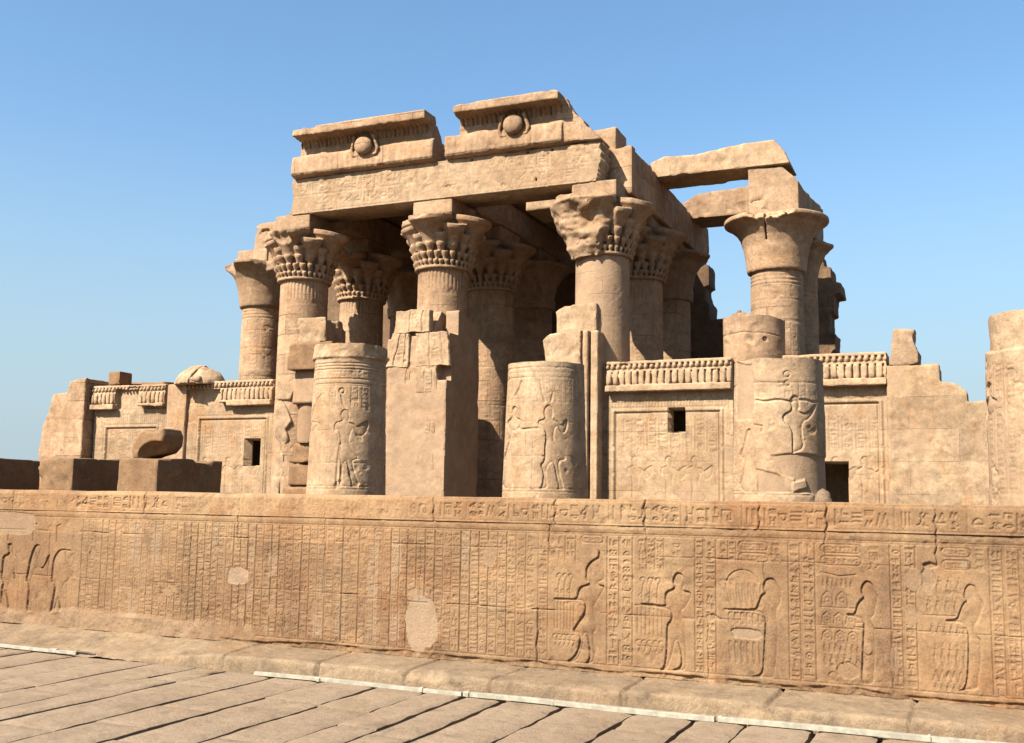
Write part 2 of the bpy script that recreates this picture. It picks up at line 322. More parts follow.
class Canvas:
    def __init__(s, x0, x1, z0, z1, res):
        s.res = res; s.x0, s.z0 = x0, z0
        s.nu = int(round((x1-x0)/res))+1; s.nv = int(round((z1-z0)/res))+1
        s.x = np.linspace(x0, x1, s.nu); s.z = np.linspace(z0, z1, s.nv); s.res = (x1-x0)/(s.nu-1); s.rz = (z1-z0)/(s.nv-1)
        s.H = np.zeros((s.nv, s.nu)); s.P = np.zeros((s.nv, s.nu)); s.cache = {}
    def win(s, a, b, c, d):
        i0, i1 = max(0, int((a-s.x0)/s.res)-1), min(s.nu, int((b-s.x0)/s.res)+3)
        j0, j1 = max(0, int((c-s.z0)/s.rz)-1), min(s.nv, int((d-s.z0)/s.rz)+3)
        if i1 <= i0 or j1 <= j0: return None
        A, B = np.meshgrid(s.x[i0:i1], s.z[j0:j1]); return slice(j0, j1), slice(i0, i1), A, B
    def line(s, pts, wd, dep, closed=False):
        p = np.array(pts); q = s.win(p[:, 0].min()-wd, p[:, 0].max()+wd, p[:, 1].min()-wd, p[:, 1].max()+wd)
        if q is None: return
        j, i, A, B = q; d = seg_d(A, B, pts, closed)
        s.H[j, i] = np.minimum(s.H[j, i], -dep*np.clip((wd/2+s.res*.6-d)/(s.res*1.2), 0, 1))
    def rect(s, a, b, c, d, h, soft=0):
        q = s.win(a, b, c, d)
        if q is None: return
        j, i, A, B = q; mk = (A >= a) & (A <= b) & (B >= c) & (B <= d); s.H[j, i] = np.where(mk, h, s.H[j, i])
    def figure(s, pts, dep, soft, keep=.25, clear=True):
        for _ in (0,): pts = [c for i in range(len(pts)) for c in ((.25*pts[i-1][0]+.75*pts[i][0], .25*pts[i-1][1]+.75*pts[i][1]), (.75*pts[i][0]+.25*pts[(i+1) % len(pts)][0], .75*pts[i][1]+.25*pts[(i+1) % len(pts)][1]))]
        p = np.array(pts); q = s.win(p[:, 0].min()-.05, p[:, 0].max()+.05, p[:, 1].min()-.05, p[:, 1].max()+.05)
        if q is None: return
        j, i, A, B = q; d = poly2(A, B, pts)
        h = -dep*(keep+(1-keep)*np.exp(-np.maximum(-d, 0)/soft))
        f = np.clip((-d+s.res*.5)/s.res, 0, 1)
        base = np.where(d < .012, 0 if clear else s.H[j, i], s.H[j, i])
        s.H[j, i] = base*(1-f)+h*f
    def glyph(s, g, x, z, wd, ht, dep, st):
        kw, kh = max(3, int(round(wd/s.res))), max(3, int(round(ht/s.rz))); key = (g, kw, kh, round(st, 4))
        if key not in s.cache:
            A, B = np.meshgrid(np.arange(kw)*s.res, np.arange(kh)*s.rz); D = np.full(A.shape, 1e9)
            for pl in GL[g]: D = np.minimum(D, seg_d(A, B, [(px*wd*.96, pz*ht*.96) for px, pz in pl]))
            s.cache[key] = np.clip((st/2+s.res*.6-D)/(s.res*1.2), 0, 1)
        T = s.cache[key]; i, j = int(round((x-s.x0)/s.res)), int(round((z-s.z0)/s.rz))
        i0, j0 = max(i, 0), max(j, 0); i1, j1 = min(i+kw, s.nu), min(j+kh, s.nv)
        if i1 <= i0 or j1 <= j0: return
        s.H[j0:j1, i0:i1] = np.minimum(s.H[j0:j1, i0:i1], -dep*T[j0-j:j1-j, i0-i:i1-i])
    def col_text(s, x0, x1, z0, z1, dep, st, rnd, lines=True):
        wd = x1-x0; z = z1
        if lines:
            s.line([(x0, z0), (x0, z1)], st*1.1, dep*1.1); s.line([(x1, z0), (x1, z1)], st*1.1, dep*1.1)
        while z > z0+wd*.35:
            k = rnd.random()
            if k < .35:
                ht = wd*rnd.uniform(.35, .5); s.glyph(rnd.choice([1, 3, 5, 8, 9, 11, 13, 18, 17]), x0+wd*.12, z-ht, wd*.76, ht*.85, dep, st)
            elif k < .65:
                ht = wd*rnd.uniform(.75, .95); s.glyph(rnd.randrange(len(GL)), x0+wd*.12, z-ht, wd*.76, ht*.88, dep, st)
            else:
                ht = wd*rnd.uniform(.6, .8)
                for q in (0, 1): s.glyph(rnd.randrange(len(GL)), x0+wd*(.1+.42*q), z-ht, wd*.36, ht*.86, dep, st)
            z -= ht
    def row_text(s, x0, x1, z0, z1, dep, st, rnd):
        ht = z1-z0; x = x0
        while x < x1-ht*.4:
            k = rnd.random()
            if k < .45:
                wd = ht*rnd.uniform(.55, .85); s.glyph(rnd.randrange(len(GL)), x, z0+ht*.08, wd*.88, ht*.84, dep, st)
            elif k < .8:
                wd = ht*rnd.uniform(.45, .6)
                for q in (0, 1): s.glyph(rnd.randrange(len(GL)), x, z0+ht*(.06+.46*q), wd*.88, ht*.4, dep, st)
            else:
                wd = ht*.3; s.glyph(rnd.choice([4, 14, 12, 10]), x, z0+ht*.06, wd*.8, ht*.88, dep, st)
            x += wd
    def weather(s, amp, f, seed, pit=0, pf=6, fade=.0):
        A, B = np.meshgrid(s.x, s.z); zz = np.full(A.shape, seed*7.7)
        if fade:      # worn areas where the carving is nearly gone
            k = np.clip((fbm(A, B, zz+30, .8, 4, seed)+.05)*3, 0, 1)*fade; s.H *= (1-k)
        s.H += amp*fbm(A, B, zz, f, 4, seed)
        if pit: s.H -= pit*np.clip((fbm(A, B, zz+9, pf, 3, seed)-.33)*4, 0, 1)
    def patch(s, c, rx, rz, v=1., level=None, seed=1, sq=2):
        q = s.win(c[0]-rx*1.4, c[0]+rx*1.4, c[1]-rz*1.4, c[1]+rz*1.4)
        if q is None: return
        j, i, A, B = q
        k = (np.abs((A-c[0])/rx)**sq+np.abs((B-c[1])/rz)**sq)**(1/sq)+.22*fbm(A, B, A*0+seed, 2.2/max(rx, rz), 4, seed)
        f = np.clip((1-k)*22, 0, 1)
        s.P[j, i] = np.maximum(s.P[j, i], f*v)
        if level is not None: s.H[j, i] = s.H[j, i]*(1-f)+level*f
def panel(name, cv, y, mat, thick, parent=None, edge=None, through=()):
    A, B = np.meshgrid(cv.x, cv.z); P = np.stack([A, y-cv.H, B], -1)
    if edge: P = edge(P)
    def back(v): v[:, 1] = y+thick; return v
    o = link(name, slab_mesh(name, P, back, mat, attr=cv.P), parent)
    if through:                      # openings: take out the floor of the recess so that it opens into the hollow wall
        me = o.data; bm = bmesh.new(); bm.from_mesh(me); e = cv.res*1.5
        gone = [f for f in bm.faces if len(f.verts) == 4 and any(all(a+e < v.co.x < b-e and c-1 < v.co.z < d-e and (c <= 0 or v.co.z > c+e) and v.co.y > y+.3 and v.co.y < y+thick-.1 for v in f.verts) for a, b, c, d in through)]
        bmesh.ops.delete(bm, geom=gone, context='FACES'); bm.to_mesh(me); bm.free()
    return o
def drum(name, cv, cx, cy, rfn, mat, parent=None, top=None, cap=True):
    """canvas wrapped round a column; x of the canvas is arc length at the radius used, 0 faces -Y"""
    nu = cv.nu-1; th = np.linspace(-math.pi, math.pi, cv.nu)[:-1]
    H = cv.H[:, :-1]; z = cv.z[:, None]+np.zeros((1, nu))
    if top is not None:
        k = np.clip((z-cv.z0)/(cv.z[-1]-cv.z0), 0, 1)**6; z = z+top(th)[None]*k
    r = rfn(cv.z)[:, None]+H
    P = np.stack([cx+r*np.sin(th)[None], cy-r*np.cos(th)[None], z], -1); nv = cv.nv
    V = P.reshape(-1, 3); q = grid_quads(nu, nv, True); at = cv.P[:, :-1].ravel()
    if cap:
        # inner rings so the broken top is a rough surface
        last = (nv-1)*nu; rings = [V[last:last+nu]]; rr = np.linspace(1, 0.05, 12)[1:]
        for f in rr:
            pr = V[last:last+nu].copy(); pr[:, 0] = cx+(pr[:, 0]-cx)*f; pr[:, 1] = cy+(pr[:, 1]-cy)*f
            zm = pr[:, 2].mean(); pr[:, 2] = zm+(pr[:, 2]-zm)*f+.05*fbm(pr[:, 0], pr[:, 1], pr[:, 2]*0, 2, 3, 3)
            rings.append(pr)
        n0 = len(V); V = np.concatenate([V]+rings[1:]); k = len(rr)
        at = np.concatenate([at]+[at[last:last+nu]]*k)
        i = np.arange(nu); j = (i+1) % nu
        for a in range(k):
            s0 = last if a == 0 else n0+(a-1)*nu; s1 = n0+a*nu
            q = np.concatenate([q, np.stack([s0+i, s0+j, s1+j, s1+i], 1)])
        return link(name, mesh_np(name, V, q, mat, ngons=[s1+i], attr=at, sharp=50), parent)
    return link(name, mesh_np(name, V, q, mat, attr=at, sharp=None), parent)
FIG = {
 'king': [(-3.514,1.22),(-3.497,1.209),(-3.482,1.164),(-3.465,1.108),(-3.447,1.007),(-3.452,0.934),(-3.495,0.914),(-3.524,0.901),(-3.512,0.886),(-3.439,0.876),(-3.475,0.802),(-3.535,0.708),(-3.566,0.661),(-3.546,0.55),(-3.533,0.416),(-3.569,0.409),(-3.564,0.346),(-3.549,0.235),(-3.553,0.135),(-3.579,0.106),(-3.652,0.098),(-3.628,0.118),(-3.604,0.164),(-3.612,0.276),(-3.63,0.387),(-3.667,0.396),(-3.671,0.317),(-3.69,0.225),(-3.726,0.133),(-3.787,0.101),(-3.856,0.101),(-3.763,0.164),(-3.727,0.245),(-3.703,0.382),(-3.795,0.403),(-3.729,0.505),(-3.668,0.588),(-3.654,0.657),(-3.664,0.713),(-3.768,0.714),(-3.992,0.707),(-3.992,0.73),(-3.867,0.732),(-3.748,0.731),(-3.732,0.812),(-3.707,0.858),(-3.622,0.885),(-3.61,0.904),(-3.646,0.918),(-3.652,0.998),(-3.647,1.044),(-3.611,1.102),(-3.55,1.143),(-3.514,1.163)],
 'striding': [(-2.699,1.043),(-2.654,1.029),(-2.627,0.987),(-2.627,0.91),(-2.65,0.883),(-2.643,0.87),(-2.575,0.864),(-2.559,0.826),(-2.575,0.782),(-2.632,0.687),(-2.666,0.678),(-2.651,0.56),(-2.628,0.518),(-2.622,0.41),(-2.611,0.259),(-2.617,0.119),(-2.657,0.105),(-2.748,0.102),(-2.736,0.116),(-2.68,0.136),(-2.661,0.191),(-2.674,0.319),(-2.713,0.414),(-2.747,0.271),(-2.793,0.138),(-2.827,0.092),(-2.884,0.098),(-2.839,0.123),(-2.82,0.222),(-2.811,0.353),(-2.811,0.484),(-2.801,0.55),(-2.769,0.574),(-2.758,0.662),(-2.81,0.681),(-2.93,0.697),(-3.07,0.702),(-3.07,0.729),(-2.93,0.723),(-2.815,0.714),(-2.831,0.768),(-2.819,0.852),(-2.746,0.882),(-2.727,0.905),(-2.75,0.937),(-2.745,0.981),(-2.727,1.02)],
 'lady1': [(-1.834,1.027),(-1.767,1.026),(-1.733,0.951),(-1.703,0.87),(-1.711,0.799),(-1.742,0.751),(-1.748,0.715),(-1.748,0.668),(-1.736,0.552),(-1.745,0.387),(-1.759,0.247),(-1.774,0.153),(-1.784,0.105),(-1.862,0.104),(-1.997,0.107),(-1.933,0.121),(-1.89,0.155),(-1.881,0.284),(-1.864,0.496),(-1.853,0.662),(-1.89,0.697),(-1.986,0.711),(-2.209,0.703),(-2.209,0.725),(-1.95,0.727),(-1.925,0.776),(-1.893,0.873),(-1.845,0.889),(-1.876,0.921),(-1.868,0.981)],
 'lady2': [(-0.937,1.044),(-0.893,1.026),(-0.867,0.936),(-0.839,0.903),(-0.858,0.834),(-0.878,0.731),(-0.917,0.69),(-0.869,0.584),(-0.878,0.358),(-0.896,0.155),(-0.915,0.12),(-1.007,0.119),(-0.998,0.304),(-0.979,0.577),(-0.972,0.691),(-1.06,0.709),(-1.116,0.717),(-1.115,0.74),(-1.048,0.737),(-1.031,0.825),(-0.985,0.884),(-0.963,0.897),(-0.993,0.93),(-0.987,0.983),(-0.964,1.029)],
 'lady3': [(-0.071,1.054),(-0.029,1.033),(-0.01,0.946),(0.031,0.89),(0.012,0.82),(-0.012,0.745),(-0.051,0.697),(-0.043,0.61),(0.003,0.567),(-0.008,0.361),(-0.034,0.222),(-0.036,0.165),(-0.08,0.146),(-0.209,0.128),(-0.155,0.148),(-0.131,0.214),(-0.116,0.353),(-0.105,0.56),(-0.11,0.674),(-0.147,0.714),(-0.278,0.715),(-0.278,0.734),(-0.19,0.739),(-0.161,0.833),(-0.131,0.893),(-0.102,0.906),(-0.131,0.939),(-0.121,1.003),(-0.098,1.041)],
 'left3': [(-10.771,0.995),(-10.619,0.986),(-10.618,0.974),(-10.732,0.953),(-10.691,0.887),(-10.644,0.872),(-10.66,0.795),(-10.617,0.644),(-10.654,0.592),(-10.72,0.555),(-10.777,0.417),(-10.73,0.284),(-10.703,0.109),(-10.738,0.107),(-10.762,0.249),(-10.797,0.382),(-10.834,0.278),(-10.883,0.174),(-10.898,0.089),(-10.946,0.094),(-10.921,0.206),(-10.89,0.377),(-10.87,0.548),(-10.943,0.578),(-10.932,0.715),(-10.93,0.818),(-10.912,0.879),(-10.871,0.94),(-10.827,0.979)],
 'left2': [(-11.246,1.039),(-11.162,1.033),(-11.156,0.964),(-11.185,0.894),(-11.213,0.807),(-11.134,0.733),(-11.067,0.77),(-11.02,0.9),(-10.982,0.922),(-10.988,0.884),(-11.065,0.753),(-11.133,0.716),(-11.22,0.755),(-11.28,0.632),(-11.294,0.528),(-11.265,0.357),(-11.26,0.178),(-11.343,0.173),(-11.328,0.389),(-11.336,0.543),(-11.393,0.566),(-11.358,0.698),(-11.345,0.819),(-11.299,0.96)],
 'left1': [(-11.743,1.032),(-11.67,1.035),(-11.652,0.982),(-11.657,0.904),(-11.556,0.872),(-11.546,0.724),(-11.563,0.576),(-11.6,0.574),(-11.626,0.721),(-11.658,0.546),(-11.71,0.456),(-11.658,0.302),(-11.632,0.165),(-11.668,0.163),(-11.694,0.301),(-11.757,0.436),(-11.78,0.296),(-11.809,0.225),(-11.817,0.416),(-11.792,0.539),(-11.831,0.555),(-11.838,0.748),(-11.826,0.871),(-11.718,0.901),(-11.75,0.979)],
 'st1': [(0.456,3.951),(0.575,3.912),(0.6,3.686),(0.526,3.613),(0.734,3.583),(0.774,3.483),(0.949,3.61),(1.115,3.679),(1.119,3.559),(1.058,3.346),(0.881,3.219),(0.743,3.333),(0.709,3.439),(0.652,3.39),(0.585,3.091),(0.668,2.915),(0.875,2.672),(0.737,2.62),(0.696,2.59),(0.779,2.267),(0.925,1.945),(0.642,1.934),(0.698,2.0),(0.599,2.322),(0.562,2.569),(0.503,2.586),(0.449,2.437),(0.463,2.025),(0.583,1.933),(0.389,1.942),(0.398,2.201),(0.414,2.584),(0.353,2.642),(0.387,3.028),(0.338,3.383),(0.264,3.412),(0.191,3.353),(0.195,3.591),(0.347,3.633),(0.406,3.67),(0.343,3.771),(0.369,3.89)],
 'st1staff': [(0.369,3.027),(0.326,2.553),(0.318,1.917)],
 'st1left': [(-0.299,4.335),(-0.483,4.182),(-0.701,3.953),(-0.87,3.658),(-0.284,3.581),(-0.557,3.459),(-0.828,3.047),(-0.965,2.625)],
 'st2': [(0.448,3.957),(0.561,3.878),(0.573,3.709),(0.525,3.611),(0.684,3.568),(0.778,3.45),(0.857,3.574),(0.94,3.627),(0.954,3.434),(0.86,3.261),(0.753,3.305),(0.675,3.447),(0.616,3.373),(0.579,3.131),(0.68,2.942),(0.883,2.708),(0.895,2.637),(0.709,2.608),(0.738,2.322),(0.82,1.99),(0.875,1.943),(0.642,1.93),(0.716,1.988),(0.638,2.272),(0.585,2.581),(0.488,2.555),(0.395,2.363),(0.422,2.126),(0.447,1.96),(0.232,1.933),(0.327,2.029),(0.347,2.362),(0.259,2.504),(0.368,2.625),(0.364,2.936),(0.395,3.176),(0.359,3.392),(0.188,3.487),(0.211,3.569),(0.38,3.608),(0.33,3.753),(0.353,3.874)],
 'st2b': [(-0.527,3.946),(-0.41,3.89),(-0.387,3.767),(-0.48,3.673),(-0.253,3.591),(-0.238,3.469),(-0.434,3.33),(-0.645,3.338),(-0.688,3.046),(-0.534,2.627),(-0.527,2.361),(-0.518,2.022),(-0.762,1.926),(-1.149,1.976),(-0.943,2.171),(-0.871,2.611),(-1.149,2.644),(-0.744,2.999),(-0.698,3.341),(-0.929,3.502),(-0.841,3.596),(-0.607,3.655),(-0.662,3.831)],
 'st2c1': [(-0.289,4.52),(-0.351,4.352),(-0.493,4.189)],
 'st2c2': [(0.233,4.527),(0.275,4.285),(0.366,4.019)],
 'st2c3': [(0.566,4.265),(0.52,4.046)],
 'st3': [(0.515,4.041),(0.61,3.999),(0.641,3.795),(0.58,3.679),(0.812,3.643),(1.036,3.86),(1.112,3.842),(0.897,3.533),(0.7,3.457),(0.67,3.207),(0.741,2.893),(0.471,2.774),(0.426,2.795),(0.453,3.066),(0.425,3.336),(0.258,3.448),(0.238,3.606),(0.463,3.722),(0.407,3.903),(0.436,3.994)],
 'st3b': [(-0.564,3.398),(-0.397,3.071),(-0.349,2.705),(-0.429,2.684),(-0.462,2.297),(-0.496,1.935),(-0.687,1.925),(-0.892,2.049),(-0.755,2.3),(-0.711,2.667),(-0.898,2.695),(-0.705,2.989)],
 'st3p1': [(-1.037,4.845),(-0.427,4.778),(-0.382,4.126),(-0.418,3.484),(-1.08,3.499)],
 'st3p2': [(-0.016,2.725),(0.471,2.774),(1.304,2.709),(1.321,1.869),(0.411,1.901),(0.462,2.214),(0.111,2.343),(-0.353,2.433),(-0.309,1.891),(0.411,1.901)],
 'st3p3': [(0.415,2.146),(0.728,2.254),(0.793,2.041),(0.42,1.91)],
}
rnd = random.Random(11)
YW = 10.2
# ================================================================== ground
def sheet(name, x0, x1, y0, y1, z, mat, n=2):
    A, B = np.meshgrid(np.linspace(x0, x1, n), np.linspace(y0, y1, n))
    o = link(name, mesh_np(name, np.stack([A, B, A*0+z], -1).reshape(-1, 3), grid_quads(n, n), mat)); return tag(o, kind='structure')
sheet('ground', -900, 900, -900, 1400, -.28, M_COURT)
sheet('temple_court', -75, 40, YW+.6, 90, .0, M_COURT)

# paving: long rows of flagstones running up to the kerb, open joints between
def paving():
    Vs, Qs, n0 = [], [], 0
    x = -16.0; r = random.Random(5)
    while x < 3.6:
        wd = r.choice([.42, .5, .56, .6, .66]); g = r.choice([.004, .008, .016, .024, .012]); y = 9.44+r.uniform(-.03, .01); skew = .02
        while y > 1.5:
            ln = r.uniform(.7, 2.2); y0 = y-ln; nx, ny = 9, max(6, int(ln/.07))
            u = np.linspace(0, 1, nx); v = np.linspace(0, 1, ny); A, B = np.meshgrid(u, v)
            X = x+A*(wd-g); Y = y0+B*(ln-r.choice([.004, .008, .012]))
            edge = np.minimum(np.minimum(A, 1-A)*wd, np.minimum(B, 1-B)*ln)
            Z = -.15+r.uniform(-.006, .006)+.004*fbm(X, Y, X*0, 3, 3, 4)-.014*np.clip(1-edge/(.018+.02*np.clip(fbm(X, Y, X*0+7, 3, 3, 6), 0, 1)), 0, 1)
            jit = (A < .01)*1.0+(A > .99)*1.0
            sd = r.random()*50; X = X+jit*.030*fbm(X*0+sd, Y, X*0, 1.9, 4, 9)+(.5-A)*2*jit*(.027*np.clip(fbm(X*0+sd, Y, X*0+5, 1.9, 4, 3)+.06, 0, 1)*1.7+.022*np.clip(fbm(X*0+sd, Y, X*0+8, 7, 2, 3), 0, 1))
            top = np.stack([X, Y, Z], -1).reshape(-1, 3); q = grid_quads(nx, ny)
            b = np.concatenate([np.arange(nx), np.arange(1, ny)*nx+nx-1, (ny-1)*nx+np.arange(nx-2, -1, -1), np.arange(ny-2, 0, -1)*nx])
            low = top[b].copy(); low[:, 2] = -.26; k = len(b); i = np.arange(k); j = (i+1) % k
            Vs += [top, low]; Qs += [q+n0, np.stack([b[i], b[j], len(top)+j, len(top)+i], 1)[:, ::-1]+n0]; n0 += len(top)+k
            y = y0
        x += wd
    o = link('paving', mesh_np('paving', np.concatenate(Vs), np.concatenate(Qs), M_PAVE, sharp=50)); tag(o, kind='structure')
paving()

# kerb of worn blocks at the foot of the wall; towards the left it is worn down to a sandy slope
def kerb():
    xs = np.arange(-16.5, 3.2, .02)
    prof = [(9.47, -.27), (9.47, -.2), (9.472, -.15), (9.474, -.1), (9.476, -.06), (9.48, -.03), (9.487, -.012), (9.505, -.002), (9.56, 0), (9.68, .003), (9.76, .004), (9.85, .006), (9.94, .008), (10.02, .01), (10.1, .012), (10.17, .014), (10.22, .015), (10.3, .016)]
    pr = np.array(prof); A = np.repeat(xs[None], len(pr), 0); Y = np.repeat(pr[:, :1], len(xs), 1); Z = np.repeat(pr[:, 1:], len(xs), 1)
    joints = [-15.6, -14.5, -13.1, -11.9, -10.6, -9.0, -7.55, -6.35, -5.3, -4.35, -3.0, -1.72, -.55, .65, 1.9]
    r = random.Random(3); lo = -17
    for k, jx in enumerate(joints+[9]):
        mk = (A >= lo) & (A < jx); dz = r.uniform(-.022, .012); dy = r.uniform(-.03, .02); Z = Z+mk*dz*(Y < 10.2); Y = Y+mk*dy*(Z < -.0)*(Y < 9.6); lo = jx
    cutj = np.zeros_like(A)
    for jx in joints:
        wob = jx+.05*fbm(Y, Y*0+jx, Y*0, 4, 3, 2)+.12*(Y-9.5)*((hash(int(jx*10)) % 3)-1)*.6
        cutj = np.maximum(cutj, np.clip(1.2-np.abs(A-wob)/.014, 0, 1))
    worn = np.clip((-7.6-A)/1.3, 0, 1)+.35*np.clip(fbm(A, Y*.0, Y*0, .9, 3, 6), 0, 1); worn = np.clip(worn, 0, 1)
    Z = Z-cutj*.05*(1-.6*worn); Y = Y+cutj*.03*(Z < -.03)*(1-.6*worn)
    k = np.clip((Y-9.45)/.75, 0, 1)
    Z = Z*(1-worn)+worn*(-.16+.18*k**.8+.0*A)
    Y = np.where(Y < 9.6, Y-worn*.06, Y)
    n = fbm(A, Y*1.3, Z*2, 3.2, 4, 12)
    ch = np.clip(fbm(A, Y*0, A*0+3, 2.2, 4, 21)*3-.5, 0, 1)*np.exp(-((Y-9.49)/.05)**2)*(Z > -.06)
    Z = Z-.05*ch; Y = Y+.03*ch
    Z = Z+(.011+.03*worn)*n*(Z > -.2)+.009*fbm(A, Y, Z, 14, 3, 5)*(Z > -.2); Y = Y+.012*n*(Y < 9.6)+.010*fbm(A, Y, Z*1, 9, 3, 8)*(Y < 9.6)
    V = np.stack([A, Y, Z], -1)
    o = link('kerb', mesh_np('kerb', V.reshape(-1, 3), grid_quads(len(xs), len(pr)), M_KERB, sharp=None)); tag(o, kind='structure')
kerb()

# ================================================================== carved enclosure wall
def enclosure_wall():
    t = thing('enclosure_wall', 'long low sandstone wall carved with hieroglyph columns and offering bearers, in front of the temple', 'wall', loc=(-7, YW, 0))
    t.location = (0, 0, 0)
    cv = Canvas(-16.5, 2.2, .015, 1.474, .0064)
    # weathering first so that carving stays crisp, then figures cut through it
    xc = -10.44; W_ = .1085; r = random.Random(21)
    while xc < -4.2:
        cv.col_text(xc, xc+W_, .13 if xc > -7.6 else .2, 1.365, .0095, .0075, r, lines=False); cv.line([(xc+.0025*math.sin(xc*40+q), zq) for q, zq in enumerate(np.linspace(.12 if xc > -7.6 else .2, 1.37, 12))], r.choice([.009, .011, .0125]), r.choice([.009, .013, .017, .021]))
        xc += W_*r.uniform(.9, 1.08)
    cv.col_text(-4.165, -4.055, .13, 1.365, .0075, .0105, r)
    for a, b in [(-3.425, -3.285), (-3.285, -3.145), (-2.53, -2.435), (-2.435, -2.31), (-1.64, -1.52), (-1.52, -1.385), (-.74, -.63), (-.63, -.51), (.08, .2), (.2, .33), (.33, .46), (1.1, 1.22), (1.22, 1.35)]:
        cv.col_text(a+.008, b-.008, .12, 1.36, .011, .012, r)
    for a in np.arange(-16.3, -11.95, .1085):
        if a < -13.4: cv.col_text(a, a+.1085, .2, 1.365, .007, .0105, r)
    def top_text(a, b, z0, z1):
        n = max(1, int(round((b-a)/.105))); wd = (b-a)/n
        for k in range(n): cv.col_text(a+k*wd, a+(k+1)*wd-.006, z0, z1, .0095, .0105, r, lines=(k > 0))
    def cartouche(a, b, z0, z1):
        rr = (z1-z0)/2; pts = [(b-rr, z0), (a+rr, z0)]+circ(a+rr, z0+rr, rr, 270, 90, 6)+[(b-rr, z1)]+circ(b-rr, z0+rr, rr, 90, -90, 6)
        cv.line(pts, .012, .010); cv.row_text(a+rr*.6, b-rr*.5, z0+.012, z1-.012, .007, .010, r)
    top_text(-3.99, -3.75, 1.11, 1.36); cartouche(-3.7, -3.46, 1.30, 1.37)
    top_text(-3.1, -2.83, 1.06, 1.36); top_text(-2.76, -2.64, 1.22, 1.36)
    top_text(-2.28, -2.12, 1.17, 1.36); cartouche(-2.1, -1.82, 1.28, 1.36); cartouche(-2.1, -1.82, 1.17, 1.25); top_text(-1.8, -1.7, 1.17, 1.36)
    cartouche(-1.34, -.98, 1.28, 1.36); cartouche(-1.34, -.98, 1.17, 1.25); top_text(-.93, -.8, 1.17, 1.36)
    cartouche(-.3, -.06, 1.28, 1.36); cartouche(-.3, -.06, 1.17, 1.25); top_text(-.03, .06, 1.17, 1.36)
    cartouche(.5, .8, 1.28, 1.36); cartouche(.5, .8, 1.17, 1.25)
    # offerings held by the bearers
    def stems(x0, x1):
        for k in range(3):
            x = x0+(x1-x0)*(k+.5)/3
            cv.line([(x, .72), (x-.004, .82), (x+.01, .92)], .012, .010); cv.line(circ(x+.004, .95, .026, -40, 220, 8), .011, .011); cv.line(circ(x-.018, .80, .018, 0, 360, 8), .009, .008)
        for k in range(7):
            x = x0-.01+(x1-x0+.02)*k/6; cv.line([(x, .42), (x, .69)], .009, .009)
        for k in range(5):
            x = x0+(x1-x0)*k/4; cv.line(circ(x, .34, .03, 60, 300, 8), .010, .010); cv.line([(x, .26), (x+.02, .31)], .010, .009)
        cv.line([(x0-.03, .705), (x1+.05, .70)], .012, .012)
    stems(-3.97, -3.78); stems(-3.09, -2.86)
    # great fan of reeds on a tray
    cv.line(circ(-2.065, .93, .16, 18, 162, 14), .012, .012)
    for k in range(6):
        x = -2.2+k*.052; cv.line([(x+.03, .73), (x-.012+(k-2.5)*.006, .95)], .010, .009); cv.line([(x+.03, .73), (x+.035+(k-2.5)*.006, .96)], .010, .007)
    for k in range(6):
        x = -2.2+k*.056; cv.figure([(x, .58), (x+.044, .58), (x+.05, .70), (x-.006, .70)], .012, .02); 
    for k in range(6):
        x = -2.2+k*.056; cv.figure([(x+.006, .22), (x+.03, .22), (x+.04, .40), (x-.004, .44)], .012, .02)
    cv.line([(-2.24, .715), (-1.92, .715)], .012, .012)
    def jars(x0, x1, z, n, hgt):
        for k in range(n):
            x = x0+(x1-x0)*(k+.5)/n; h = hgt; q = (x1-x0)/n*.36
            cv.figure([(x-q*.5, z), (x+q*.5, z), (x+q, z+h*.45), (x+q*.4, z+h*.62), (x+q*.7, z+h*.8), (x-q*.7, z+h*.8), (x-q*.4, z+h*.62), (x-q, z+h*.45)], .012, .014)
            cv.line([(x, z+h*.86), (x, z+h)], .010, .008)
    def birds(x0, x1, z, n, hgt):
        for k in range(n):
            x = x0+(x1-x0)*k/n; q = (x1-x0)/n; cv.line([(x, z), (x+q*.1, z+hgt*.7), (x+q*.4, z+hgt), (x+q*.75, z+hgt*.7), (x+q*.8, z)], .010, .010); cv.line(circ(x+q*.42, z+hgt*.4, q*.17, 0, 360, 8), .009, .008)
    cv.line([(-1.34, 1.10), (-1.18, 1.07), (-1.03, 1.09)], .012, .011)
    jars(-1.34, -1.05, .97, 7, .07); birds(-1.34, -1.08, .80, 2, .13); cv.line([(-1.35, .785), (-1.05, .785)], .01, .01)
    birds(-1.34, -1.02, .64, 3, .1); cv.line([(-1.34, .60), (-1.0, .60)], .010, .010); birds(-1.34, -1.0, .49, 3, .09); jars(-1.34, -1.0, .38, 7, .08); jars(-1.34, -1.0, .26, 6, .1); cv.line(circ(-1.25, .17, .035, 0, 220), .012, .012)
    jars(-.45, -.12, .95, 4, .15); jars(-.45, -.15, .78, 4, .14); jars(-.42, -.1, .60, 6, .09); jars(-.4, -.1, .32, 5, .2); cv.line([(-.45, .765), (-.18, .765)], .010, .010)
    for k in range(6): cv.line([(-.4+k*.05, .2), (-.37+k*.05, .29), (-.345+k*.05, .2)], .010, .009)
    jars(-.4, -.1, .12, 6, .06)
    # figures: sunk relief
    for k in ('king', 'striding', 'lady1', 'lady2', 'lady3'): cv.figure(FIG[k], .030, .022, .38)
    for k in ('left1', 'left2', 'left3'): cv.figure(FIG[k], .034, .025, .35)
    dx = FIG['lady3']
    cv.figure([(x+.9, z) for x, z in dx], .024, .035, .28)                 # the next bearer, past the right edge
    for x in (-11.75, -11.3, -10.88): cv.line([(x, 1.08), (x-.01, 1.28), (x+.05, 1.3)], .02, .014)
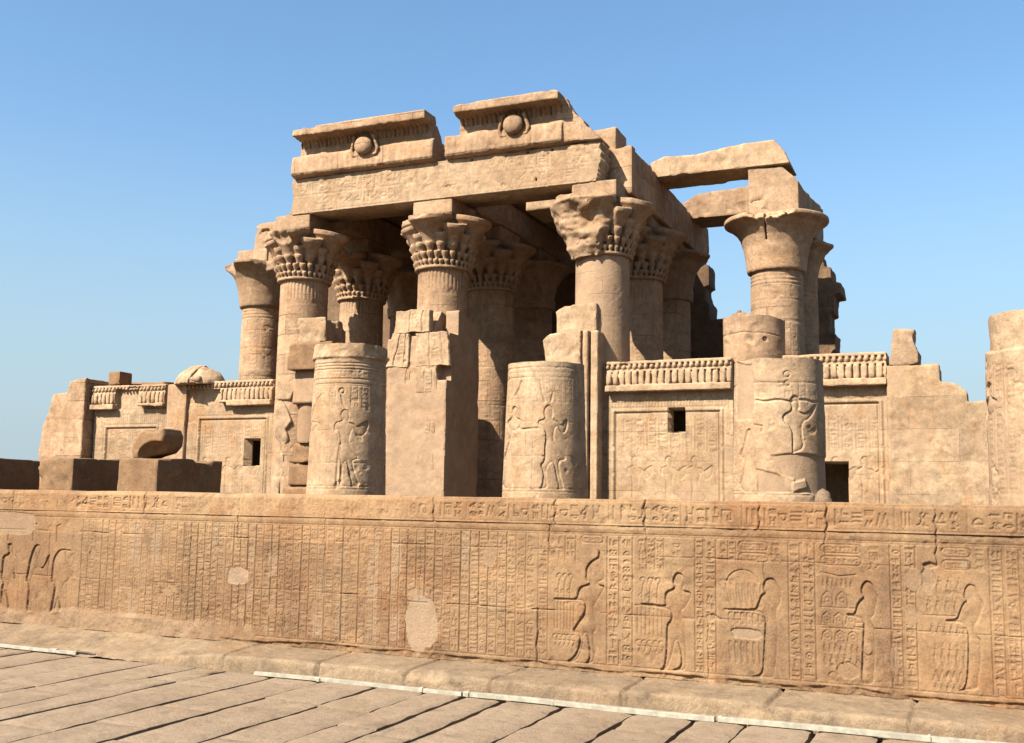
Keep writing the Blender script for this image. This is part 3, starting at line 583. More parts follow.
    for x in np.arange(-11.5, -10.5, .085): cv.line([(x, .2), (x, .62)], .008, .006)
    # details inside the figures
    cv.line([(-3.71, .67), (-3.63, .66), (-3.54, .68)], .010, .008); cv.line([(-2.79, .60), (-2.66, .60)], .010, .009); cv.line(circ(-2.72, .56, .02), .008, .007)
    cv.line([(-3.06, .715), (-2.7, .69)], .010, .010)
    for k in ('lady1', 'lady2', 'lady3'):
        p = FIG[k]; xs = [q[0] for q in p]; xr = max(xs)
        cv.line([(xr-.09, .86), (xr-.05, .74), (xr-.11, .665), (xr-.2, .66)], .010, .010)
        cv.line([(xr-.115, .62), (xr-.10, .14)], .008, .006)
    # base line, scene frames
    for a, b in [(-4.05, -3.43), (-3.14, -2.54), (-2.3, -1.65), (-1.38, -.75), (-.5, .07)]:
        cv.line([(a, 1.385), (b, 1.385)], .008, .006)
    cv.line([(-10.4, 1.378), (2.2, 1.378)], .010, .006); cv.line([(-7.7, .105), (2.2, .10)], .012, .008)
    # torus and fillet under the coping
    zz = cv.z[:, None]+cv.x[None]*0
    cv.H += .005*np.exp(-((zz-1.44)/.022)**2)-.010*np.exp(-((zz-1.398)/.005)**2)
    # loss, mended patches and joints
    cv.weather(.006, 1.1, 3, pit=.008, pf=7, fade=.38)
    cv.H += .0022*fbm(zz*0+cv.x[None], zz, zz*0+4, 16, 3, 5)*1.3
    cv.patch((-5.52, .37), .2, .31, .9, -.005, 2, 2.2); cv.patch((-5.60, .70), .10, .05, .5, -.006, 15, 2)
    cv.patch((-7.98, .78), .15, .1, .9, -.010, 3, 4); cv.patch((-11.75, 1.30), .5, .15, .55, -.004, 4, 5)
    cv.patch((-2.03, .50), .15, .05, .8, -.012, 5, 4); cv.patch((-.42, 1.08), .07, .12, .45, -.012, 6, 1.4); cv.patch((-.12, 1.22), .03, .03, .8, -.006, 8)
    cv.patch((-1.12, .23), .10, .08, .2, -.014, 9); cv.patch((-2.36, .63), .06, .03, .2, -.014, 11); cv.patch((-.40, 1.20), .06, .03, .1, -.025, 12)
    for k in range(16):
        cv.patch((r.uniform(-9.8, 1.5), r.uniform(.2, 1.2)), r.uniform(.03, .09), r.uniform(.04, .16), r.uniform(.1, .28), -.004, 20+k)
    # lighter individual text columns
    for x in (-8.79, -8.35, -7.87, -9.3, -9.62, -7.55, -6.9, -6.6, -6.2, -5.9, -5.05, -4.7): 
        q = cv.win(x, x+.1, .15, 1.35); j, i, A, B = q; cv.P[j, i] = np.maximum(cv.P[j, i], .55*np.clip(fbm(A, B, A*0+x, 2.5, 4, 3)*3+.25, 0, 1))
    hj = [(1.22, -16.5, -3.4), (1.185, -3.4, 2.2), (.645, -16.5, -6.2), (.605, -6.2, -2.5), (.62, -2.5, 2.2)]
    for z, a, b in hj:
        n = int((b-a)/.12); pts = [(a+(b-a)*k/n, z+.008*vnoise(np.array([k*.37]), np.array([z*9]), np.array([.5]))[0]) for k in range(n+1)]
        # joints are open in places only
        for s in range(0, n, 2):
            if r.random() < .72: cv.line(pts[s:s+3], r.choice([.005, .007, .010]), r.choice([.010, .014, .02]))
    for x, z0, z1, wd in [(-8.02, 1.22, 1.474, .008), (-9.9, .645, 1.22, .004), (-7.3, .1, .645, .006), (-6.79, .62, 1.474, .005), (-4.17, .03, .61, .016), (-4.05, 1.2, 1.474, .008), (-3.02, 1.2, 1.474, .005), (-1.86, .62, 1.18, .004), (-1.3, 1.18, 1.474, .006), (-.34, 1.2, 1.474, .014), (-5.55, .62, 1.2, .005), (-2.4, .06, .6, .005), (-.72, .06, .61, .004), (.9, .05, 1.2, .006), (-11.0, .65, 1.2, .004), (-12.5, .1, 1.2, .005)]:
        n = 8; cv.line([(x+.012*math.sin(k*2.1+x*5)*(k % 2), z0+(z1-z0)*k/n) for k in range(n+1)], wd, .025)
    # lower edge: broken and undercut in places
    zz = cv.z[:, None]+0*cv.x[None]; xx = cv.x[None]+0*zz
    low = np.clip((.075+.05*fbm(xx, xx*0, xx*0, 1.6, 4, 9)-zz)/.02, 0, 1)
    cv.H = cv.H*(1-low)+low*(-.02+.03*fbm(xx, zz, zz*0, 7, 4, 3))
    left = np.clip((-7.7-xx)/1.0, 0, 1)*np.clip((.24+.1*fbm(xx, zz*0, zz*0, 1.3, 4, 2)-zz)/.05, 0, 1)
    cv.H = cv.H*(1-left)+left*(.01+.03*fbm(xx, zz, zz*0, 5, 4, 6)); cv.P = np.maximum(cv.P, left*.45)
    panel('wall_face', cv, YW, M_WALL, .62, t)
    cp = Canvas(-16.5, 2.2, 1.478, 1.742, .0075)
    cuts = [-16, -14.6, -13.2, -11.7, -10.9, -9.45, -8.0, -6.8, -5.4, -3.99, -3.03, -1.9, -1.28, -.34, .9]
    r = random.Random(9)
    x = -16.4
    while x < 2:
        L = r.uniform(.5, 1.0); cp.row_text(x, x+L, 1.515, 1.70, .013, .013, r); x += L; cp.line([(x, 1.49), (x, 1.72)], .010, .008); x += .03
    cp.line([(-16.5, 1.718), (2.2, 1.718)], .008, .006); cp.line([(-16.5, 1.497), (2.2, 1.497)], .008, .006)
    for k, c in enumerate(cuts):
        cp.line([(c+.012*math.sin(q*1.9+c), 1.478+.264*q/6) for q in range(7)], .010 if k % 2 else .016, .03)
    worn = np.clip((-3.9-cp.x)/2.5, 0, 1)[None]; zz = cp.z[:, None]
    # the left stretch has lost most of its carving and its upper edge is rounded off
    A, B = np.meshgrid(cp.x, cp.z)
    cp.H *= 1-.75*worn*np.clip(fbm(A, B, A*0, 1.1, 3, 4)*3+.8, 0, 1)
    top = np.clip((B-1.69)/.05, 0, 1); cp.H -= top**2*(.012+.035*np.clip(fbm(A, A*0, A*0, 1.3, 4, 5)+.15, 0, 1)*(.3+worn))
    cp.weather(.009, 1.5, 8, pit=.012, pf=6)
    def edge(P):
        k = ((P[..., 2]-1.478)/.264); P[..., 2] += k*(.010*fbm(P[..., 0], P[..., 0]*0, P[..., 0]*0, 1.7, 4, 3)-.02*np.clip(fbm(P[..., 0], P[..., 0]*0+3, P[..., 0]*0, 2.5, 4, 7)-.2, 0, 1)*(P[..., 0] < -3.9)); return P
    panel('coping', cp, YW-.010, M_WALL, .63, t, edge)
    # the low wall goes on as plain masonry on both sides beyond the carved stretch
    return t
enclosure_wall()

# plastic cable ducts lying along the kerb
def duct(name, x0, y0, x1, y1, label, wd=.07, ht=.045, clips=(), ends=()):
    t = thing(name, label, 'cable duct', 'white cable ducts along the kerb'); z = -.145
    e = Vector((x1-x0, y1-y0, 0)); L = e.length; e.normalize(); nrm = Vector((-e.y, e.x, 0))
    n = max(4, int(L/.08)); sec = [(0, 0), (wd, 0), (wd, ht*.9), (wd*.86, ht), (wd*.14, ht), (0, ht*.9)]
    V = []; 
    for k in range(n+1):
        s = L*k/n; p = Vector((x0, y0, 0))+e*s+nrm*(.008*math.sin(s*1.7+x0)); sag = .004*math.sin(s*2.3)
        V += [(p.x+nrm.x*a, p.y+nrm.y*a, z+b+sag) for a, b in sec]
    m6 = len(sec); Q = [[k*m6+i, k*m6+(i+1) % m6, (k+1)*m6+(i+1) % m6, (k+1)*m6+i] for k in range(n) for i in range(m6)]
    link('channel', mesh_np('channel', V, np.array(Q), M_WHITE, ngons=[list(range(m6))[::-1], [n*m6+i for i in range(m6)]], sharp=30), t)
    for c, wc in list(clips):
        p = Vector((x0, y0, 0))+e*c*L; a = -.004; V = []
        for s in (-wc/2, wc/2):
            V += [tuple(p+e*s+nrm*(x_)+Vector((0, 0, z+y_))) for x_, y_ in [(-.006, 0), (wd+.006, 0), (wd+.006, ht*.92), (wd*.86, ht+.006), (wd*.14, ht+.006), (-.006, ht*.92)]]
        Q = [[i, (i+1) % 6, 6+(i+1) % 6, 6+i] for i in range(6)]
        link('joint_cover', mesh_np('joint_cover', V, np.array(Q), M_WHITE, ngons=[[5, 4, 3, 2, 1, 0], [6, 7, 8, 9, 10, 11]], sharp=30), t)
    for px, py, qx, qy in ends:
        me = bpy.data.meshes.new('cable'); V, Q = [], []
        for k in range(7):
            f = k/6
            for a in range(6): V.append((px+(qx-px)*f+.0, py+(qy-py)*f+.012*math.cos(a*math.pi/3), z+.02-.008*f+.012*math.sin(a*math.pi/3)+.01*math.sin(f*3)))
        for k in range(6):
            for a in range(6): Q.append([k*6+a, k*6+(a+1) % 6, (k+1)*6+(a+1) % 6, (k+1)*6+a])
        link('cable', mesh_np('cable', V, np.array(Q), M_BLACK, ngons=[[5, 4, 3, 2, 1, 0], [36, 37, 38, 39, 40, 41]]), t)
duct('cable_duct', -14.6, 9.36, -9.62, 9.40, 'white cable duct with a black cable end on the sandy slope', .05, .035, [(.93, .1)], [(-9.66, 9.45, -9.36, 9.44)])
duct('cable_duct', -6.98, 9.26, -4.56, 9.255, 'white cable duct starting where the sandy slope gives way to kerb blocks', .055, .036, [(.33, .035), (.82, .03)])
duct('cable_duct', -4.54, 9.245, -2.13, 9.26, 'long white cable duct along the kerb below the two striding figures', .062, .042, [(.02, .03), (.38, .02)])
duct('cable_duct', -2.10, 9.265, 2.6, 9.42, 'white cable duct at the right end of the kerb, below the offering bearers', .062, .042, [(.004, .03), (.17, .02), (.36, .02)])
# ================================================================== broken columns of the forecourt
def stump(name, label, cx, cy, top, fill, mat, zlow=0.0, rb=1.10, rt=.945, seed=1, rough=.05):
    cv = Canvas(-math.pi, math.pi, zlow, top, .018)
    fill(cv); cv.H[:, -1] = cv.H[:, 0]
    rf = lambda z: rb+(rt-rb)*np.clip(z/top, 0, 1)
    tp = lambda th: rough*fbm(np.cos(th)*1.5, np.sin(th)*1.5, th*0+seed, 1.5, 4, seed)
    o = drum(name, cv, cx, cy, rf, mat, None, tp)
    return tag(o, label, 'column stump', 'broken columns of the forecourt')
def pharaoh_panel(cv, r, x0, z0, h):
    pass
def stump_common(cv, r, top, text_top, fig, extra=(), z0=1.95):
    for x in np.arange(-3.0, 3.0, .3):
        if r.random() < .8: cv.col_text(x+.02, x+.19, 4.0 if -.35 < x < 1.25 else z0+.05, text_top-r.choice([0, .15]), .012, .02, r)
    for z in (z0, z0-.07, text_top+.02): cv.line([(-3.14, z), (3.14, z)], .025, .015)
    for p in fig: cv.figure(p, .055, .035, .35)
    for p in extra: cv.line(p, .05, .035)
def f1(cv):
    r = random.Random(2); stump_common(cv, r, 5.7, 4.55, [FIG['st1'], [(x-1.9, z) for x, z in FIG['st1']], [(x+1.9, z) for x, z in FIG['st1']]], [FIG['st1staff'], FIG['st1left']])
    for x in (-.55, -.35, -.15, .05): cv.line([(x, 2.0), (x, 4.5)], .018, .014)
    for p in ([(.40, 3.10), (.52, 3.06), (.66, 3.09)], [(.38, 2.68), (.6, 2.64), (.86, 2.66)], [(.62, 3.05), (.74, 2.7)], [(.42, 3.5), (.54, 3.44), (.66, 3.5)], [(.50, 3.80), (.58, 3.81)]): cv.line(p, .024, .03)
    for z in (4.62, 4.75, 5.0, 5.08, 5.16): cv.line([(-3.14, z), (3.14, z)], .03, .02)
    cv.row_text(-3.1, 3.1, 4.78, 4.98, .012, .02, r); cv.line([(.35, 4.3), (.4, 4.1), (.5, 3.98)], .05, .03); cv.line(circ(.36, 4.42, .07), .04, .03)
    A, B = np.meshgrid(cv.x, cv.z); cr = np.clip((B-5.28)/.05, 0, 1)
    cv.H += cr*(.05+.07*fbm(A, B, A*0, 2.2, 4, 3)); cv.weather(.012, 1.2, 2, pit=.02, pf=4, fade=.5)
    for z in (2.55, 3.4): cv.line([(x, z+.01*math.sin(x*9)) for x in np.linspace(-3.1, 3.1, 40)], .014, .018)
def f2(cv):
    r = random.Random(4); stump_common(cv, r, 5.0, 4.6, [FIG['st2'], FIG['st2b'], [(x+1.45, z) for x, z in FIG['st2']], [(x-1.2, z) for x, z in FIG['st2b']]], [FIG['st2c1'], FIG['st2c2'], FIG['st2c3'], [(-.24, 3.36), (.19, 3.38)]])
    for x in (-.3, -.1, .08): cv.line([(x, 1.95), (x, 4.0)], .014, .012)
    for p in ([(.34, 3.2), (.46, 3.16), (.58, 3.2)], [(.32, 2.72), (.55, 2.68), (.86, 2.72)], [(.5, 3.15), (.66, 2.75)], [(.36, 3.62), (.5, 3.55), (.62, 3.62)], [(.45, 3.86), (.53, 3.87)]): cv.line(p, .024, .03)
    cv.line(circ(.43, 4.35, .12, 180, 360), .03, .02); cv.line([(-3.1, 4.86), (3.1, 4.86)], .03, .02); cv.line([(-3.1, 4.74), (3.1, 4.74)], .02, .012)
    for z in (2.72, 3.55, 4.1): cv.line([(x, z+.01*math.sin(x*9)) for x in np.linspace(-3.1, 3.1, 40)], .012, .014)
    cv.weather(.012, 1.2, 5, pit=.02, pf=4, fade=.5)
def f3(cv):
    r = random.Random(6); stump_common(cv, r, 4.87, 4.3, [FIG['st3'], FIG['st3b']], [[(x, 3.92+.02*math.sin(x*11)) for x in np.linspace(-.35, 1.4, 24)]])
    cv.line(circ(.35, 4.5, .07), .03, .025); cv.line(circ(.36, 4.3, .06), .03, .025); cv.line([(-.4, 3.4), (-.2, 3.36), (-.22, 3.25)], .04, .03)
    cv.weather(.016, 1.2, 7, pit=.025, pf=4, fade=.35)
    A, B = np.meshgrid(cv.x, cv.z)
    for k, pts in enumerate((FIG['st3p1'], [(x if x < 1.0 else 2.6, z) for x, z in FIG['st3p2']])):
        d = poly2(A, B, pts)+.05*fbm(A, B, A*0+k, 2.5, 3, 4); f = np.clip(-d/.03, 0, 1); cv.H = cv.H*(1-f)+f*(-.035); cv.P = np.maximum(cv.P, f*.85)
    d = poly2(A, B, FIG['st3p3'])+.02*fbm(A, B, A*0, 5, 3, 4); f = np.clip(-d/.03, 0, 1); cv.H = cv.H*(1-f)+f*(.01+.02*fbm(A, B, A*0, 4, 3, 4)); cv.P *= 1-f
stump('column_stump', 'tall broken column carved with a king raising both hands, left of the central gate pier', -15.42, 24.1, 5.68, f1, M_PALE, seed=3, rough=.06)
stump('column_stump', 'broken column carved with a king and tall crown lines, right of the central gate pier', -9.70, 24.1, 5.0, f2, M_PALE, seed=4, rough=.03)
stump('column_stump', 'broken column with smooth mortar patches, standing before the right screen walls', -4.02, 24.1, 4.86, f3, M_PALE, rt=.975, rb=1.06, seed=5, rough=.04)
def f4(cv):
    r = random.Random(8)
    for x in np.arange(-3.0, 3.0, .24): cv.col_text(x+.02, x+.19, 1.9, 4.0-r.choice([0, .3]), .014, .024, r)
    cv.figure([(x*1.1-.75, (z-1.9)*.9+1.9) for x, z in FIG['st2b']], .06, .07, .3)
    A, B = np.meshgrid(cv.x, cv.z); up_ = np.clip((B-4.22-.1*fbm(A, A*0, A*0, 1.5, 3, 2))/.04, 0, 1)
    cv.H = cv.H*(1-up_)-up_*(.075-.05*np.clip(fbm(A, B*.4, A*0, 3, 3, 5), -.6, 1)); cv.weather(.018, 1.2, 9, pit=.03, pf=4, fade=.3)
    cv.P = np.maximum(cv.P, .7*np.clip(fbm(A, B*.5, A*0, 1.4, 4, 6)*3-.2, 0, 1))
stump('column_stump', 'large weathered column stump cut by the right edge of the photo', 1.28, 19.0, 4.82, f4, M_PALE, rb=1.12, rt=1.06, seed=6, rough=.05)

# ================================================================== temple columns
def cup(r_, ph_z, base, rim, r0, r1, lip=.86, fl=2.0):
    """distance to one flaring umbel in the folded frame: r_ = (radial, tangential)"""
    X, T, Z = r_[0], r_[1], ph_z
    b = np.array([base[0], 0, base[1]]); q = np.array([rim[0], 0, rim[1]]); e = q-b; L = math.sqrt(e@e); e = e/L
    t = ((X-b[0])*e[0]+(Z-b[2])*e[2])/L
    rho = np.sqrt((X-b[0]-t*L*e[0])**2+T**2+(Z-b[2]-t*L*e[2])**2)
    tt = np.clip(t/lip, 0, 1); rr = r0+(r1-r0)*tt**fl
    return np.maximum(np.maximum((rho-rr)*.75, (t-1)*L), -t*L)
def fold(X, Y, n, off):
    th = np.arctan2(Y, X)-off; s = 2*math.pi/n; th = th-s*np.round(th/s); rho = np.sqrt(X*X+Y*Y)
    return rho*np.cos(th), rho*np.sin(th)
def lathe(rho, Z, prof):
    p = np.array(prof); r = np.interp(Z, p[:, 0], p[:, 1]); return np.maximum((rho-r)*.8, np.maximum(p[0, 0]-Z, Z-p[-1, 0]))
def composite(X, Y, Z):
    rho = np.sqrt(X*X+Y*Y)
    d = lathe(rho, Z, [(0, 1.0), (.6, .98), (1.4, 1.0), (2.0, 1.12)])
    d = U(d, lathe(rho, Z, [(0, 1.10), (.06, 1.13), (.12, 1.1)]))
    d = U(d, cup(fold(X, Y, 4, 0), Z, (.95, .95), (1.16, 2.06), .36, .86, .84, 2.0))
    d = U(d, cup(fold(X, Y, 4, math.pi/4), Z, (.98, .80), (1.27, 1.72), .24, .50, .86, 2.0))
    d = U(d, cup(fold(X, Y, 8, math.pi/8), Z, (1.0, .70), (1.24, 1.38), .14, .27, .80, 2.0))
    d = U(d, cup(fold(X, Y, 16, 0), Z, (1.02, .48), (1.21, 1.02), .09, .185, .78, 1.8))
    d = U(d, cup(fold(X, Y, 24, 0), Z, (1.03, .25), (1.17, .66), .06, .125, .76, 1.6))
    d = U(d, cup(fold(X, Y, 32, 0), Z, (1.03, .08), (1.12, .34), .05, .088, .7, 1.4))
    return d
def bell(X, Y, Z, rim=1.98):
    rho = np.sqrt(X*X+Y*Y)
    return lathe(rho, Z, [(0, 1.08), (.08, 1.12), (.5, 1.16), (1.0, 1.25), (1.35, 1.36), (1.6, 1.52), (1.8, 1.74), (1.93, rim), (2.06, rim), (2.1, rim-.03)])
def palm(X, Y, Z):
    rho = np.sqrt(X*X+Y*Y); f = fold(X, Y, 9, 0)
    g = np.cos(9*np.arctan2(Y, X))
    d = lathe(rho-.07*g*np.clip(Z/2, 0, 1), Z, [(0, 1.05), (.6, 1.1), (1.2, 1.22), (1.7, 1.5), (1.95, 1.82), (2.06, 1.84)])
    return U(d, lathe(rho, Z, [(0, 1.1), (.45, 1.14), (.5, 1.08)]))
ZC = 10.43
def capital_mesh(name, fn, mat, h=.04, amp=.012, chip=.0):
    o = solid(name, fn, (-2.08, -2.08, 0), (2.08, 2.08, 2.12), h, mat, None, amp=amp, freq=3, chip=chip, cfreq=1.6, sharp=55)
    me = o.data; bpy.data.objects.remove(o); return me
def broken_left(X, Y, Z):      # column 2: the left umbels have lost their rims
    d = composite(X, Y, Z); n = fbm(X, Y, Z, 1.6, 3, 31); rho = np.sqrt(X*X+Y*Y); th = np.arctan2(Y, X)
    d = np.maximum(d, np.where((X < .35), (rho-(1.62+.35*n))*.8, -9)); d = np.maximum(d, np.where(X < .5, Z-1.95-.28*n+.06*X, -9)); return d
def broken_front(X, Y, Z):     # column 3: bite out of the front rim
    d = composite(X, Y, Z); n = fbm(X, Y, Z, 1.8, 3, 12)
    d = cut(d, ell(X, Y, Z, (-.15, -2.05, 2.22), (.75, .5, .42))+.22*n); d = cut(d, ell(X, Y, Z, (-1.9, -.6, 2.1), (.45, .6, .5))+.2*n); return d
def worn_left(X, Y, Z):        # column 4: left half weathered down to a rough mass
    d = composite(X, Y, Z); rho = np.sqrt(X*X+Y*Y); n = fbm(X, Y, Z, .95, 3, 41)
    lump = lathe(rho, Z, [(0, 1.12), (.3, 1.25), (.9, 1.42), (1.5, 1.6), (1.95, 1.85), (2.1, 1.75)])+.30*n+.05*fbm(X, Y, Z*2.5, 1.8, 2, 4)+.03*np.clip(fbm(X, Y, Z, 5, 2, 9)-.35, 0, 1)*4
    s = np.clip(((-X*.85-Y*.55)-.15+.5*n)*4, 0, 1)
    return d*(1-s)+lump*s
def notched_bell(X, Y, Z):
    d = bell(X, Y, Z); n = fbm(X, Y, Z, 2.2, 3, 17)
    d = cut(d, ell(X, Y, Z, (.05, -1.95, 2.12), (1.0, .5, .40))+.22*n+.1*fbm(X, Y, Z, 5, 3, 2))
    return cut(d, sbox(X, Y, Z, (-.18, -2.2, 1.1), (-.12, -1.0, 2.3), .005))
def star_bell(X, Y, Z):
    d = bell(X, Y, Z, 1.95); n = fbm(X, Y, Z, 2, 3, 19)
    f = fold(X, Y, 5, math.atan2(-.35, -1)); g = np.abs(np.arctan2(f[1], f[0]))
    lim = 1.98-np.clip(g-.1, 0, 1)*.95+.22*n
    return np.maximum(d, np.where(Z > 1.45, (np.sqrt(X*X+Y*Y)-lim)*.8, -9))
CAP = {k: capital_mesh(n, f, M_PLAIN, amp=a, h=hh) for k, n, f, a, hh in [
    ('broken_left', 'capital', broken_left, .02, .036), ('broken_front', 'capital', broken_front, .012, .036), ('worn_left', 'capital', worn_left, .02, .036),
    ('whole', 'capital', composite, .014, .05), ('notched', 'capital', notched_bell, .008, .04), ('star', 'capital', star_bell, .01, .045), ('palm', 'capital', palm, .012, .05)]}
def shaft_canvas(kind, seed):
    cv = Canvas(-math.pi, math.pi, 0, ZC, .032); r = random.Random(seed)
    if kind in ('reed', 'panel'):
        for x in np.arange(-math.pi, math.pi, .157):
            cv.line([(x, 9.66), (x, 10.38)], .045, .035)
        for z in (9.45, 9.52, 9.59): cv.line([(-3.2, z), (3.2, z)], .03, .02)
    if kind == 'rings':
        for z in (10.36, 10.2, 10.05, 9.9): cv.line([(-3.2, z), (3.2, z)], .05, .035)
        for z in (9.3, 8.5): cv.line([(-3.2, z), (3.2, z)], .04, .02)
    if kind != 'smooth':
        for a, b in ((8.5, 9.35), (7.2, 8.35), (5.6, 7.1), (3.4, 5.5), (1.5, 3.3)):
            for x in np.arange(-3.1, 3.0, .42):
                if r.random() < .6: cv.col_text(x, x+.34, a, b, .012, .03, r)
            cv.line([(-3.2, a-.06), (3.2, a-.06)], .036, .022)
        cv.weather(.012, .9, seed, pit=.02, pf=3, fade=.75)
    else: cv.weather(.008, .8, seed, pit=.01, pf=2.5)
    A, B = np.meshgrid(cv.x, cv.z)
    if kind == 'smooth': cv.P = np.clip(.95-1.6*np.clip(fbm(A, B, A*0, .6, 3, seed)-.1, 0, 1)-.8*(B < 6.6), 0, 1)
    cv.H[:, -1] = cv.H[:, 0]; cv.P[:, -1] = cv.P[:, 0]
    return cv
SH = {}
for k, sd in (('reed', 3), ('rings', 5), ('smooth', 9)):
    o = drum('shaft', shaft_canvas(k, sd), 0, 0, lambda z: 1.06-.075*(z/ZC)**1.0, M_TEMPLE, None, cap=False); SH[k] = o.data; bpy.data.objects.remove(o)
def abacus_mesh(): 
    o = solid('abacus', lambda X, Y, Z: sbox(X, Y, Z, (-.86, -1.06, 0), (.86, 1.06, .62), .02), (-.86, -1.06, 0), (.86, 1.06, .62), .05, M_PLAIN, amp=.012, freq=2); me = o.data; bpy.data.objects.remove(o); return me
ABA = abacus_mesh()
def column(x, y, shaft, cap, label, rz=0, crz=None, group='columns of the hypostyle hall', abacus=True):
    t = thing('temple_column', label, 'column', group, (x, y, 0))
    s = link('shaft', SH[shaft], t); s.rotation_euler.z = rz
    c = link('capital', CAP[cap], t); c.location.z = ZC; c.rotation_euler.z = crz or 0
    if abacus: a = link('abacus', ABA, t); a.location.z = ZC+2.095
    return t
XC = (-30.9, -25.42, -18.9, -12.3, -6.76); YR = (36.0, 40.5, 45.0)
column(XC[1], YR[0], 'reed', 'broken_left', 'front column with a broken left capital rim, under the left end of the lintel', .4)
column(XC[2], YR[0], 'reed', 'broken_front', 'front column with richly tiered capital, rising behind the central gate pier', .1)
column(XC[3], YR[0], 'smooth', 'worn_left', 'front column with smooth mended shaft and capital worn rough on its left half', 0)
column(XC[4], YR[1], 'rings', 'notched', 'free standing column with plain bell capital and notched rim, right of the hall', 0)
column(XC[0], YR[1], 'rings', 'star', 'leftmost tall column with a bell capital broken into points', .7)
column(XC[1], YR[1], 'reed', 'whole', 'shaded second row column directly right of the front column with the broken left rim', 1.1)
column(XC[2], YR[1], 'reed', 'whole', 'shaded second row column seen in the middle of the right gateway', 2.0)
column(XC[3], YR[1], 'reed', 'whole', 'second row column just right of the front column with the smooth mended shaft', 2.8)
column(XC[4]-.05, YR[2], 'rings', 'palm', 'third row column half hidden behind the free standing bell capital column', 0.3).children[1].scale = (.88, .88, 1)
column(XC[3], YR[2], 'reed', 'palm', 'third row column with palm leaf capital, beside the gap of sky', 1.7)
column(XC[2], YR[2], 'reed', 'palm', 'third row column in deep shade, left of the smooth mended front column', .9)
column(XC[1], YR[2], 'reed', 'palm', 'third row column in deep shade, seen in the left gateway beside the central pier', .2)

# stubs of the outer front columns, on the line of the screen walls
def stub5(cv):
    r = random.Random(1); cv.line([(x, 7.35+.01*math.sin(5*x)) for x in np.linspace(-3.1, 3.1, 30)], .03, .03); cv.line(circ(.55, 7.15, .05), .05, .08); cv.weather(.03, 1.1, 4, pit=.06, pf=2.2)
    cv.H = cv.H-.14*np.clip(fbm(*[a for a in np.meshgrid(cv.x, cv.z)], cv.H*0, .9, 3, 6)*3-.55, 0, 1); cv.H[:, -1] = cv.H[:, 0]
cv = Canvas(-math.pi, math.pi, 0, 8.0, .03); stub5(cv)
tag(drum('column_stub', cv, XC[4]-.05, YR[0], lambda z: 1.04+z*0, M_TEMPLE, None, lambda th: .22*fbm(np.cos(th), np.sin(th), th*0, 1.3, 4, 3)-.1), 'short broken column between the two right screen walls, behind the patched stump', 'column stub')
def dome(X, Y, Z): return ell(X, Y, Z, (-30.42, 35.75, 6.25), (1.14, .95, .88))
for lb, x0, x1, tilt, sh in [('rounded broken stone at the left end of the rubble on the left pilaster', -32, -31.0, .25, 0),
                         ('tall rounded stone in the middle of the rubble on the left pilaster', -30.97, -30.32, .35, .03),
                         ('large cracked rounded stone at the right end of the rubble on the left pilaster', -30.27, -29, -.15, -.03)]:
    tag(solid('rubble_stone', lambda X, Y, Z: np.maximum(np.maximum(np.maximum(dome(X, Y, Z-sh), x0-X+tilt*(Z-6.3)*.8), X-x1-tilt*(Z-6.3)*(.8 if x1 < -30 else 0)), 6.3-Z), (-31.8, 34.7, 6.3), (-29.1, 36.8, 7.25), .04, M_PALE, amp=.05, freq=2, chip=.05, cfreq=2), lb, 'stone', 'rounded rubble on the left pilaster')
tag(solid('rubble_stone', lambda X, Y, Z: sbox(X, Y, Z, (-30.65, 34.85, 6.36), (-29.75, 35.4, 6.6), .12), (-30.8, 34.8, 6.3), (-29.7, 35.5, 6.7), .035, M_PALE, amp=.05, freq=2), 'low flat stone lying in front of the rounded rubble on the left pilaster', 'stone', 'rounded rubble on the left pilaster')

tag(solid('rubble_stone', lambda X, Y, Z: U(ell(X, Y, Z, (-7.32, 35.85, 8.02), (.26, .2, .14)), ell(X, Y, Z, (-7.27, 35.85, 8.16), (.1, .1, .12))), (-7.7, 35.5, 7.8), (-6.95, 36.1, 8.35), .03, M_REAR, amp=.03, freq=5), 'small dark stone lying on top of the short broken column', 'stone')
tag(solid('pebble', lambda X, Y, Z: ell(X, Y, Z, (-1.335, 10.42, 1.74), (.085, .09, .13)), (-1.45, 10.3, 1.6), (-1.22, 10.55, 1.9), .009, M_KERB, amp=.012, freq=14), 'small rounded stone on top of the carved wall, in front of the patched stump', 'stone')
